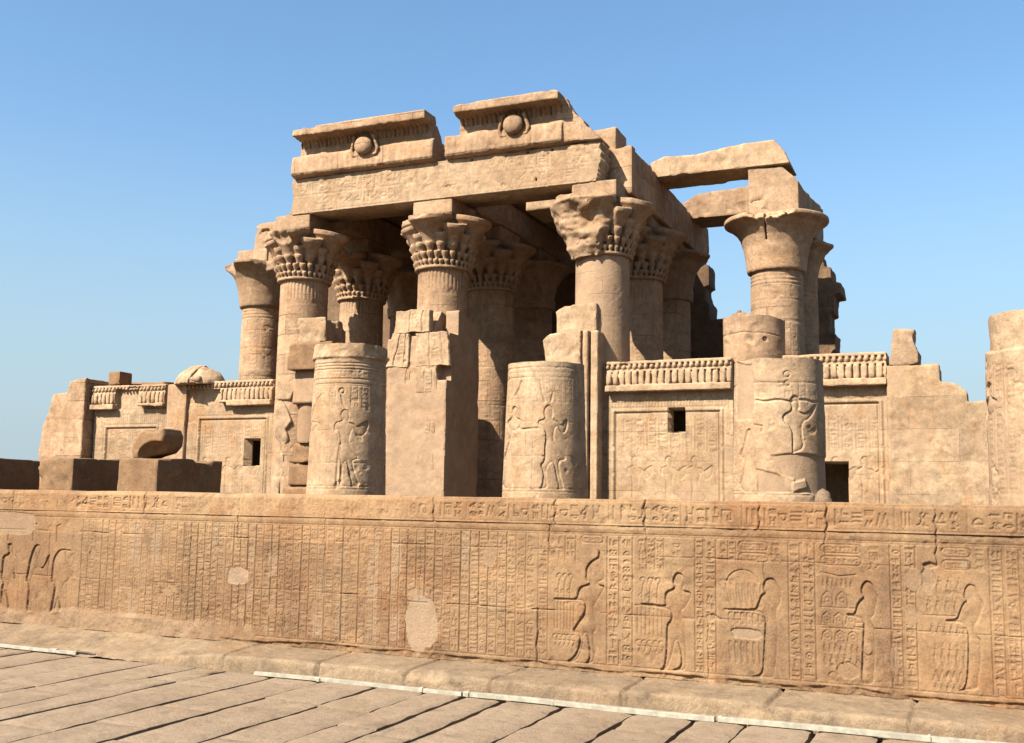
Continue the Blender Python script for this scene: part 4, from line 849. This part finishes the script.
# ================================================================== lintel, cornice blocks, beams
def lintel():
    cv = Canvas(-25.4, -12.0, 13.13, 14.6, .028); r = random.Random(14)
    for z in (13.2, 13.88, 14.52): cv.line([(-25.4, z), (-12, z)], .03, .02)
    cv.row_text(-24.3, -12.5, 13.27, 13.82, .026, .04, r); cv.row_text(-25.2, -12.4, 13.94, 14.46, .026, .04, r)
    for x in (-18.85, -22.1, -15.8): cv.line([(x+.03*math.sin(z*7), z) for z in np.linspace(13.13, 14.6, 9)], .03, .03)
    cv.weather(.012, .8, 12, pit=.03, pf=2.5, fade=.75)
    for c, a, b in [((-24.8, 13.5), .7, .35), ((-18.9, 13.35), .9, .2), ((-12.6, 13.4), .5, .3)]: cv.patch(c, a, b, .3, 0, 3)
    for x, z in ((-14.55, 13.42), (-14.9, 14.52), (-13.9, 14.5), (-17.2, 14.5)): cv.rect(x-.05, x+.05, z-.05, z+.05, -.25)
    def edge(P):
        k = np.clip((P[..., 0]+13.0)/1.0, 0, 1)**4; P[..., 0] += k*(.25*fbm(P[..., 2]*0, P[..., 2], P[..., 2]*0, 1.6, 4, 3)-.1); 
        k = np.clip((-24.6-P[..., 0])/.8, 0, 1)**4; P[..., 0] += k*.10*fbm(P[..., 2]*0+4, P[..., 2], P[..., 2]*0, 2, 4, 3); return P
    tag(panel('lintel', cv, 34.9, M_PALE, 1.7, None, edge), 'long inscribed stone lintel spanning the three front columns', 'lintel')
lintel()
CPROF = [(35.9, 14.61), (35.75, 15.3), (35.5, 15.8), (35.1, 16.2), (34.98, 16.47), (34.06, 16.47), (34.06, 16.12), (34.20, 16.10), (34.45, 16.08), (34.66, 16.02), (34.72, 15.82), (34.74, 15.62), (34.70, 15.5), (34.64, 15.42), (34.61, 15.2), (34.60, 14.76), (34.66, 14.68), (34.80, 14.64), (34.92, 14.61)]
def cornice(label, x0, x1, sx0, sx1, dx, right_break):
    t = thing('cornice_block', label, 'cornice', 'cornice blocks on the lintel')
    def fn(X, Y, Z):
        d = prism_yz(X, Y, Z, CPROF, x0, x1, .02)
        slab = np.where((X < sx0) | (X > sx1), np.where(Z > 15.5, 1, 0), 0)
        n = fbm(X[:, :1, :], X[:, :1, :]*0, Z[:, :1, :], 1.2, 4, 3)
        if right_break:
            # the right end has broken away along a slope
            d = np.maximum(d, ((X+12.55)+(Z-15.3)*.85+.35*n)*.75); d = np.maximum(d, np.where(Y < 34.75, (X-sx1+.10*n), -9))
            d = np.maximum(d, np.where(Z > 15.5, (sx0-X)+.05*n, -9))
        else:
            d = np.maximum(d, np.where(Z > 15.5, np.maximum(sx0-X, X-sx1)+.06*n, -9)); d = np.maximum(d, (X-x1)+.2*(15.5-Z)*0+.12*n)
        rib = (Z > 15.80) & (Z < 16.11) & (Y > 34.15) & (Y < 34.9)
        d = d+np.where(rib, .12*(1-np.abs(np.cos(X*math.pi/.2))), 0)
        band = (Z > 14.72) & (Z < 15.42) & (Y < 34.9)
        return d+np.where(band, .05*np.clip(np.abs(np.cos(X*math.pi/.24))-.72, 0, 1), 0)
    solid('cornice_body', fn, (x0-.1, 34.0, 14.55), (x1+.1, 36.65, 16.5), .045, M_TEMPLE, t, amp=.02, freq=1.2, chip=.05, cfreq=1.3, sharp=50)
    c = (dx, 34.52, 15.53)
    def disc(X, Y, Z):
        d = ell(X, Y, Z, c, (.40, .22, .38))
        for s in (-1, 1):
            pts = [(s*.34, .14, -.36), (s*.52, .12, -.34), (s*.60, .10, -.15), (s*.52, .06, .12), (s*.44, .0, .36)]
            for a, b in zip(pts, pts[1:]): d = U(d, bar(X, Y, Z, (c[0]+a[0], c[1]+a[1], c[2]+a[2]), (c[0]+b[0], c[1]+b[1], c[2]+b[2]), .07, .07))
        return d
    solid('sun_disc', disc, (dx-.75, 33.9, 15.05), (dx+.75, 34.95, 16.2), .035, M_TEMPLE, t, amp=.012, freq=2)
cornice('left cornice block with sun disc and complete overhanging slab, on the lintel', -25.35, -18.75, -25.0, -18.87, -21.84, False)
cornice('right cornice block with sun disc and a broken stepped right end, on the lintel', -18.3, -11.9, -17.72, -13.4, -15.35, True)

def beam(name, label, cat, fn, lo, hi, mat=None, h=.06, amp=.03, chip=.06, freq=1.0, group=None, cf=.9):
    return tag(solid(name, fn, lo, hi, h, mat or M_PLAIN, amp=amp, freq=freq, chip=chip, cfreq=cf), label, cat, group)
G = 'long roof beams of the hall'
beam('roof_beam', 'deep stone beam running back from the smooth mended column, its right face in shade', 'beam', lambda X, Y, Z: prism_yz(X, Y, Z, [(36.9, 12.98), (36.9, 14.1), (36.0, 14.15), (36.0, 14.66), (38.5, 14.75), (40.6, 14.5), (42.5, 14.55), (46, 14.42), (48.3, 14.5), (48.45, 13.6), (48.3, 12.98)], -12.95, -11.2, .03) if False else prism_yz(X, Y, Z, [(36.02, 12.9), (36.02, 14.72), (38.4, 14.7), (40, 14.5), (43, 14.45), (46, 14.45), (48.2, 14.5), (48.4, 13.6), (48.3, 12.9)], -13.2, -11.2, .03), (-13.25, 36, 12.9), (-11.15, 48.5, 14.8), M_TEMPLE, amp=.02, group=G)
for xa, lb in ((XC[2], 'shaded roof beam running back over the columns behind the central gate pier'), (XC[1], 'shaded roof beam running back over the columns at the left of the hall')):
    beam('roof_beam', lb, 'beam', lambda X, Y, Z: sbox(X, Y, Z, (xa-.9, 37.15, 13.13), (xa+.9, 49.5, 14.4), .03), (xa-.9, 37.1, 13.1), (xa+.9, 49.6, 14.4), h=.1, group=G)
beam('roof_beam', 'broken roof beam resting on the free standing bell capital column at the right', 'beam', lambda X, Y, Z: np.maximum(sbox(X, Y, Z, (-7.6, 39.4, 12.52), (-5.72, 46.4, 14.4), .03), ((X+5.72)*.8+(Z-13.75)*.75+.25*np.clip(Y-39.6, 0, 1)*0-np.clip((Y-41.)*.10, 0, .6))*.8), (-7.6, 39.3, 12.5), (-5.7, 46.5, 14.45), M_PLAIN, h=.05, amp=.05, chip=.14, group=G)
beam('cross_beam', 'upper cross beam with reddish stained face, bridging to the free standing column', 'beam', lambda X, Y, Z: prism_xz(X, Y, Z, [(-11.45, 14.42), (-6.0, 14.42), (-6.2, 14.9), (-6.6, 15.42), (-8.1, 15.4), (-9.6, 15.2), (-10.9, 15.25), (-11.45, 15.05)], 39.3, 41.1, .03), (-11.5, 39.2, 14.35), (-5.95, 41.2, 15.5), M_PALE, h=.05, amp=.02, chip=.05, cf=1.6, group='cross beams between the hall columns')
beam('cross_beam', 'lower and farther cross beam, against the sky left of the free standing column', 'beam', lambda X, Y, Z: prism_xz(X, Y, Z, [(-11.9, 14.2), (-6.9, 14.2), (-6.9, 15.45), (-9, 15.42), (-11.0, 15.3), (-11.7, 14.9)], 45, 46.9, .03), (-12, 44.9, 14.15), (-6.9, 47, 15.55), M_TEMPLE, h=.06, amp=.02, chip=.05, cf=1.6, group='cross beams between the hall columns')
# left outer wing: cross beams that carried the missing roof
beam('cross_beam', 'stepped ruined cross beam on the leftmost tall column, left of the lintel', 'beam', lambda X, Y, Z: prism_xz(X, Y, Z, [(-31.75, 12.5), (-31.7, 13.1), (-30.9, 13.14), (-30.82, 14.3), (-30.5, 14.42), (-29.75, 14.4), (-29.6, 14.62), (-28.95, 14.66), (-28.8, 15.0), (-28.2, 15.1), (-28.0, 15.5), (-26.4, 15.5), (-26.4, 12.5)], 39.55, 41.2, .04), (-32, 39.5, 12.5), (-26.3, 41.3, 15.6), M_TEMPLE, h=.05, amp=.06, chip=.14, cf=1.6, group='cross beams between the hall columns')
# ceiling slabs
def slab_thing(label, a, b, mat=None): beam('roof_slab', label, 'roof slab', lambda X, Y, Z: sbox(X, Y, Z, a, b, .04), a, b, mat, h=.12, amp=.03, chip=.05, group='roof slabs of the hall')
slab_thing('roof slab behind the left cornice block, covering the left aisle', (-26.3, 37.0, 14.42), (-17.4, 44.0, 15.0))
slab_thing('roof slab at the back of the hall, behind both cornice blocks', (-26.3, 44.05, 14.42), (-13.3, 50.5, 15.0))
beam('ceiling_slab', 'low ceiling slab with sunlit front edge under the lintel, beside the mended column', 'ceiling slab', lambda X, Y, Z: sbox(X, Y, Z, (-16.7, 39.0, 13.5), (-13.25, 41.0, 14.38), .03), (-16.7, 39, 13.5), (-13.2, 41, 14.4), M_PALE, h=.06, amp=.02, chip=.0)
slab_thing('roof slab over the middle of the hall, behind the right cornice block', (-17.35, 41.7, 14.42), (-13.3, 44.0, 15.0))
beam('roof_block', 'loose squared block on the roof, at the broken right end of the cornice', 'stone block', lambda X, Y, Z: sbox(X, Y, Z, (-13.6, 37.2, 14.76), (-12.2, 38.6, 15.95), .06), (-13.6, 37.2, 14.7), (-12.2, 38.6, 16.0), M_TEMPLE, amp=.06, chip=.1)

# ================================================================== rear wall of the hall
def rear():
    t = thing('rear_wall', 'dark rear wall of the hall, ruined around its gateway', 'wall')
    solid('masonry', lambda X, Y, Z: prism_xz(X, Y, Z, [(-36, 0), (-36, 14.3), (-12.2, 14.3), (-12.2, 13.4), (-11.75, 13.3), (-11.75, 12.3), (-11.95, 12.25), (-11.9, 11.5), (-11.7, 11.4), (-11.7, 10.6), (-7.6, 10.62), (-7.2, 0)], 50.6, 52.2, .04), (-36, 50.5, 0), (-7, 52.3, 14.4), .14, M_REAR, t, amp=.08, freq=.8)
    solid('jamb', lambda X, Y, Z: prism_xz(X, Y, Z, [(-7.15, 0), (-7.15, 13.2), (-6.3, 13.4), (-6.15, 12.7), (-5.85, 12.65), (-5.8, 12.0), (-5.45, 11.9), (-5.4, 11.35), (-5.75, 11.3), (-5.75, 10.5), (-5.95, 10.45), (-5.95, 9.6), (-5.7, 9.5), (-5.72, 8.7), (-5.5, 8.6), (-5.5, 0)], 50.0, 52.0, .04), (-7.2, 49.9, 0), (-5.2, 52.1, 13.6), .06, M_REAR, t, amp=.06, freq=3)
rear()
# ================================================================== gate piers
def pier():
    t = thing('gate_pier', 'tall central gate pier, smooth mended front with old carved blocks near the top', 'pier')
    def fn(X, Y, Z):
        d = sbox(X, Y, Z, (-19.85, 33.55, 0), (-17.38, 36.3, 6.45), .02)
        d = U(d, prism_yz(X, Y, Z, [(33.62, 6.3), (33.62, 7.5), (34.5, 8.62), (36.2, 8.2), (36.3, 6.3)], -19.6, -17.38, .02))
        d = cut(d, sbox(X, Y, Z, (-18.12, 33.0, 7.72), (-17.95, 34.9, 9), .01)); d = cut(d, sbox(X, Y, Z, (-17.97, 33.0, 7.68), (-17.0, 34.45, 9.2), .01))
        d = cut(d, sbox(X, Y, Z, (-17.78, 33.0, 5.92), (-17, 33.95, 6.48), .01))
        d = U(d, sbox(X, Y, Z, (-20.95, 35.3, 0), (-19.8, 36.8, 7.8), .03))  # unseen rear box, added to keep sun off the column behind
        d = U(d, ell(X, Y, Z, (-17.42, 35.55, 6.95), (.16, .36, .5)))
        return d
    solid('core', fn, (-21, 33.4, 0), (-17.2, 36.9, 8.8), .05, M_PLAIN, t, amp=.022, freq=1.6, chip=.03, cfreq=1.3,
          plaster=lambda x, y, z: np.clip(.95-.9*np.clip(fbm(x, y, z, .9, 4, 4)*3.2-.3, 0, 1), 0, 1)*(z < 6.2)+.8*((z >= 6.2) & (x > -18.2)))
    r = random.Random(5)
    def carved(name, x0, x1, z0, z1, proud, cut_l=0, cut_r=0, seed=1):
        cv = Canvas(x0, x1, z0, z1, .025)
        for a in (x0+(x1-x0)*.42, x0+(x1-x0)*.8): cv.line([(a+.02*math.sin(9*q), q) for q in np.linspace(z0+.04, z1-.04, 9)], .06, .05)
        cv.col_text(x0+(x1-x0)*.47, x0+(x1-x0)*.76, z0+.05, z1-.05, .022, .04, r, lines=False)
        cv.weather(.07, 1.7, seed, pit=.08, pf=2.5, fade=.5)
        def edge(P):
            u = (P[..., 0]-x0)/(x1-x0); v = (P[..., 2]-z0)/(z1-z0)
            P[..., 0] += (1-u)*cut_l*v+u*cut_r*(1-v)*-1
            P[..., 0] += .09*fbm(P[..., 0]*0+seed, P[..., 2], u*0, 2.5, 4, 2)*(np.abs(u-.5)*2)**3; P[..., 2] += .06*fbm(P[..., 0], P[..., 2]*0+seed, u*0, 2.5, 4, 4)*(np.abs(v-.5)*2)**3
            return P
        panel(name, cv, 33.6-proud, M_PALE, .3+proud, t, edge)
    carved('carved_block', -19.62, -18.16, 7.72, 8.55, .03, .08, 0, 2)
    carved('carved_block', -20.12, -18.95, 6.45, 7.7, .07, .5, 0, 3)
    carved('carved_block', -18.68, -17.42, 6.45, 7.68, .035, 0, -.12, 4)
    carved('carved_block', -18.62, -17.78, 5.5, 6.44, .05, 0, 0, 5)
    carved('carved_block', -19.12, -18.92, 5.3, 6.4, .06, 0, 0, 6)
    carved('carved_block', -18.55, -17.85, 2.2, 4.4, .03, 0, 0, 7)
pier()
def jamb_right():
    t = thing('gate_jamb', 'right gate jamb of stepped blocks, attached to the smooth mended column', 'jamb', 'gate jambs')
    solid('upper_block', lambda X, Y, Z: prism_xz(X, Y, Z, [(-13.62, 7.56), (-13.66, 8.4), (-13.35, 8.62), (-12.12, 8.66), (-12.12, 7.5)], 34.8, 36, .02), (-13.7, 34.7, 7.5), (-12.1, 36, 8.7), .045, M_PALE, t, amp=.02, freq=2, chip=.05, cfreq=1.5)
    solid('lower_block', lambda X, Y, Z: prism_xz(X, Y, Z, [(-13.55, 0), (-13.7, 5.6), (-14.02, 7.3), (-13.75, 7.56), (-12.55, 7.62), (-12.5, 0)], 34.4, 36, .02), (-14.1, 34.1, 0), (-12.4, 36, 7.7), .045, M_PALE, t, amp=.02, freq=2, chip=.05, cfreq=1.5)
    solid('torus_moulding', lambda X, Y, Z: np.maximum(U(sbox(X, Y, Z, (-12.46, 34.32, 0), (-12.26, 36, 7.62), .06), sbox(X, Y, Z, (-12.2, 34.45, 0), (-11.92, 36, 7.66), .03)), Z-7.6), (-12.5, 34.0, 0), (-11.7, 36, 7.7), .045, M_PALE, t, amp=.01, freq=2)
jamb_right()
def jamb_left():
    t = thing('gate_jamb', 'left gate jamb of ragged masonry with plaster infill, beside the carved king stump', 'jamb', 'gate jambs')
    pl = lambda v: (lambda x, y, z: x*0+v)
    solid('masonry', lambda X, Y, Z: sbox(X, Y, Z, (-24.62, 34.5, 7.68), (-23.3, 36, 8.72), .03), (-24.7, 34.4, 7.6), (-23.2, 36, 8.8), .045, M_PALE, t, amp=.05, chip=.12, cfreq=1.5)
    solid('masonry', lambda X, Y, Z: sbox(X, Y, Z, (-25.0, 34.4, 6.62), (-22.9, 36, 7.7), .04), (-25.1, 34.3, 6.6), (-22.8, 36, 7.8), .045, M_BROWN, t, amp=.04, chip=.1, cfreq=1.4)
    solid('plaster_infill', lambda X, Y, Z: prism_xz(X, Y, Z, [(-24.95, 5.3), (-24.85, 6.64), (-22.9, 6.64), (-22.9, 5.3)], 34.75, 36, .08), (-25.1, 34.5, 5.2), (-22.8, 36, 6.7), .05, M_PLAIN, t, amp=.01, plaster=pl(.5))
    solid('plaster_infill', lambda X, Y, Z: U(np.maximum(np.sqrt((X+24.35)**2+(Y-35.6)**2)-.72, np.abs(Z-4.55)-.8), sbox(X, Y, Z, (-24.0, 35.1, 3.7), (-22.9, 36, 5.32), .03)), (-25.2, 34.8, 3.7), (-22.8, 36.4, 5.4), .05, M_BROWN, t, amp=.02, plaster=pl(.5))
    solid('masonry', lambda X, Y, Z: U(U(sbox(X, Y, Z, (-25.25, 35.0, 2.95), (-23.5, 36.2, 3.8), .07), sbox(X, Y, Z, (-25.1, 34.9, 2.05), (-23.5, 36.2, 2.9), .08)), sbox(X, Y, Z, (-25.2, 34.7, 0), (-23.5, 36.2, 2.0), .08)), (-25.3, 34.6, 0), (-23.4, 36.3, 3.9), .05, M_BROWN, t, amp=.07, freq=1.4, chip=.08)
    solid('ragged_edge', lambda X, Y, Z: prism_xz(X, Y, Z, [(-25.85, 0), (-25.85, 5.3), (-25.7, 5.5), (-25.5, 5.45), (-25.2, 5.0), (-25.05, 4.6), (-25.35, 4.3), (-25.15, 3.9), (-25.4, 3.4), (-25.25, 2.6), (-25.5, 2), (-25.45, 0)], 34.9, 36, .03), (-26.4, 34.8, 0), (-24.9, 36, 5.6), .045, M_PALE, t, amp=.07, freq=2.2, chip=.08)
    solid('ragged_edge', lambda X, Y, Z: prism_xz(X, Y, Z, [(-25.85, 5.5), (-25.8, 6.3), (-25.3, 6.15), (-24.85, 6.4), (-24.95, 5.9), (-25.15, 5.5)], 34.9, 36, .03), (-25.9, 34.8, 5.4), (-24.8, 36, 6.5), .04, M_PALE, t, amp=.03, freq=2.2)
jamb_left()

# ================================================================== screen walls
def screen(label, x0, x1, top, y, window=None, frame=None, hole=None, broken=None, seed=1):
    t = thing('screen_wall', label, 'screen wall', 'screen walls between the front columns')
    r = random.Random(seed); zb = top-1.08
    cv = Canvas(x0, x1, 0, zb+.02, .024)
    # leaf frieze, lines of text and two figures that are nearly gone
    for x in np.arange(x0+.1, x1-.05, .11):
        cv.line([(x, zb-.62), (x, zb-.22)], .03, .02)
    for x in np.arange(x0+.6, x1-.5, .42): cv.col_text(x, x+.3, 3.4, 4.5, .022, .03, r)
    fx = (x0+x1)/2
    for s in (-1.1, .1, 1.0):
        cv.figure([((x-.6)*1.0+fx+s, (z-1.93)*1.15+.9) for x, z in FIG['st1']], .045, .03, .35)
    cv.weather(.014, 1.0, seed, pit=.022, pf=3, fade=.35)
    A, B = np.meshgrid(cv.x, cv.z)
    if frame:
        a, b, zt = frame
        for k, dd in enumerate((0, .16)):
            cv.line([(a-dd, 0), (a-dd, zt+dd), (b+dd, zt+dd), (b+dd, 0)], .07, .05 if k == 0 else .02)
        q = (A > a) & (A < b) & (B < zt); cv.H = np.where(q, cv.H-.04, cv.H)
        cv.H += .03*np.exp(-(np.abs(A-(a-.08))/.05)**2)*(B < zt+.08)+.03*np.exp(-(np.abs(A-(b+.08))/.05)**2)*(B < zt+.08)
    for h_ in (1.3, 2.6, 3.5): cv.line([(x, h_+.012*math.sin(3*x)) for x in np.linspace(x0, x1, 30)], .02, .015)
    if window: cv.rect(*window, -.55)
    if hole: cv.rect(*hole, -.55)
    cv.P = np.clip(fbm(A, B, A*0+seed, .9, 4, seed)*2.4-.25, 0, .55)
    panel('wall_panel', cv, y, M_BLOCK, 1.9, t, through=[q for q in (window, hole) if q])
    def fn(X, Y, Z):
        d = sbox(X, Y, Z, (x0, y-.34, zb), (x1, y+1.0, zb+.24), .03)                       # smooth fillet
        d = U(d, sbox(X, Y, Z, (x0, y-.10, zb+.2), (x1, y+1.0, top-.04), .03))
        p = .235; u = (X/p-np.floor(X/p)-.5)*p                                             # row of rounded leaves
        d = U(d, np.maximum(((u/.108)**4+((Y-(y-.1))/.15)**4+((Z-zb-.47)/.26)**4)**.25*.1-.1, np.maximum(x0-X, X-x1)))
        d = U(d, sbox(X, Y, Z, (x0, y-.2, zb+.7), (x1, y+1.0, zb+.78), .02))
        p2 = .2; u2 = (X/p2-np.floor(X/p2)-.5)*p2                                          # heads above
        d = U(d, np.maximum(np.sqrt((u2/.085)**2+((Y-(y-.12))/.14)**2+((Z-zb-.87)/.12)**2)*.07-.07, np.maximum(x0-X, X-x1)))
        d = U(d, sbox(X, Y, Z, (x0, y-.2, zb+.97), (x1, y+1.0, top), .02))
        n = fbm(X[:, :1, :], X[:, :1, :]*0+seed, Z[:, :1, :], .9, 4, seed)
        if broken:
            for a, b, z0, z1 in broken:
                d = cut(d, sbox(X, Y, Z, (a, y-1, zb+z0), (b, y+.02, zb+z1), .02)+.10*n)
        return d
    solid('cornice', fn, (x0, y-.45, zb), (x1, y+1.0, top+.02), .03, M_PALE, t, amp=.014, freq=3, chip=.022, cfreq=2.2, sharp=50)
    return t
screen('right screen wall with a small square window high in the panel', -11.74, -7.33, 6.5, 34.98, window=(-9.57, -8.97, 4.02, 4.85), frame=(-11.45, -7.8, 4.72), seed=3)
screen('far right screen wall with a dark gap at its foot, beside the patched stump', -5.75, -2.48, 6.56, 35.5, frame=(-5.6, -2.78, 4.93), hole=(-4.75, -3.75, 0, 3.03), seed=5)
screen('inner left screen wall with a low square window, cornice half broken', -30.95, -26.36, 6.42, 35.6, window=(-27.85, -27.05, 2.84, 3.97), frame=(-30.2, -26.8, 4.8), broken=[(-31, -29.0, -.3, .75), (-31.2, -28.6, -.3, .2)], seed=7)
screen('outer left screen wall with a gap in the middle of its leaf cornice', -36.3, -32.1, 6.40, 35.7, frame=(-35.5, -32.7, 4.5), broken=[(-34.9, -33.6, -.3, .9), (-33.6, -32.0, -.3, .08)], seed=9)
beam('stone_block', 'small dark squared block left lying on top of the outer left screen wall', 'stone block', lambda X, Y, Z: sbox(X, Y, Z, (-35.55, 35.6, 6.42), (-34.85, 36.4, 7.05), .05), (-35.9, 35.3, 6.4), (-34.6, 36.6, 7.2), M_BROWN, h=.045, amp=.04)
beam('pilaster', 'flat pilaster between the two left screen walls, under the rounded rubble', 'pilaster', lambda X, Y, Z: U(sbox(X, Y, Z, (-31.95, 35.45, 0), (-30.9, 36.6, 6.36), .04), sbox(X, Y, Z, (-31.0, 35.9, 5), (-29.2, 36.5, 6.4), .04)), (-32.1, 35.4, 0), (-29.1, 36.7, 6.5), M_PLAIN, h=.06, amp=.03)

def anta(name, label, pts, y0, y1, lo, hi, mat, h=.05, plaster=None, strips=()):
    t = thing(name, label, 'wall end')
    solid('masonry', lambda X, Y, Z: prism_xz(X, Y, Z, pts, y0, y1, .04), lo, hi, h, mat, t, amp=.025, freq=2.5, chip=.03, cfreq=2.0, plaster=plaster)
    return t
tR = anta('wall_end', 'right wall end with stepped ruined top carrying a lone upright block',
     [(-2.5, 0), (-2.5, 6.1), (-.92, 6.1), (-.9, 5.55), (-.5, 5.48), (-.12, 5.2), (-.12, 4.92), (4.5, 4.9), (4.5, 0)], 35.2, 37.2, (-2.6, 35.1, 0), (4.6, 37.3, 6.2), M_BLOCK, .045,
     plaster=lambda x, y, z: np.clip(fbm(x, y, z, .7, 4, 8)*2.5-.1, 0, .6))
solid('upright_block', lambda X, Y, Z: prism_xz(X, Y, Z, [(-2.42, 6.08), (-2.25, 7.28), (-1.6, 7.22), (-1.66, 6.85), (-1.5, 6.5), (-1.52, 6.08)], 35.25, 36.6, .04), (-2.5, 35.1, 6), (-1.4, 36.7, 7.4), .045, M_PALE, tR, amp=.04, freq=2.2, chip=.05, cfreq=2.2)
anta('wall_end', 'left wall end with a ragged sloping outer edge, beside the outer left screen wall',
     [(-39.3, 0), (-38.95, 3.7), (-38.87, 4.5), (-38.7, 4.95), (-38.5, 5.5), (-38.3, 6.05), (-37.5, 6.13), (-37.35, 6.6), (-36.9, 6.72), (-36.4, 6.75), (-36.4, 0)], 35.15, 37.0, (-39.4, 35, 0), (-36.3, 37.1, 6.9), M_TEMPLE)
beam('wall_coping', 'dark flat coping stones on the wall behind the outer left screen wall', 'coping', lambda X, Y, Z: sbox(X, Y, Z, (-36.35, 36.8, 6.3), (-33.4, 37.8, 6.68), .04), (-36.4, 36.7, 6.2), (-33.3, 37.9, 6.8), M_BROWN, h=.06, amp=.04)

# ================================================================== walls running back, left foreground
for k, (xa, xb, y0, y1, lb) in enumerate([
    (-30.1, -28.55, 22.5, 25.9, 'dark side wall block cut by the left edge of the photo'),
    (-26.65, -25.15, 24.0, 26.9, 'low wall block with sunlit end and broken dark side, second from the left edge'),
    (-23.35, -21.85, 24.0, 26.9, 'low wall block nearest the temple gate, carrying the broken capital piece')]):
    beam('wall_block', lb, 'wall block', lambda X, Y, Z: sbox(X, Y, Z, (xa, y0, 0), (xb, y1, 2.72), .04), (xa-.05, y0-.05, 0), (xb+.05, y1+.05, 2.8), M_BROWN, h=.045, amp=.04, chip=.08, group='low wall blocks in the left foreground', freq=1.6)
def frag(X, Y, Z):
    c = (-22.35, 24.8, 2.7)
    d = prism_xz(X, Y, Z, [(-23.15, 2.68), (-23.2, 3.0), (-23.0, 3.45), (-22.75, 3.58), (-22.4, 3.5), (-22.05, 3.6), (-21.95, 3.4), (-22.0, 3.1), (-22.2, 2.9), (-22.6, 2.78), (-22.85, 2.68)], 24.3, 25.2, .1)
    d = cut(d, ell(X, Y, Z, (-22.2, 24.2, 2.78), (.72, .5, .48)))
    return d
beam('capital_fragment', 'broken flared capital piece with hollow dark underside, on a low wall block', 'fragment', frag, (-23.3, 24.0, 2.6), (-21.5, 25.7, 3.75), M_BROWN, h=.035, amp=.05, chip=.05)
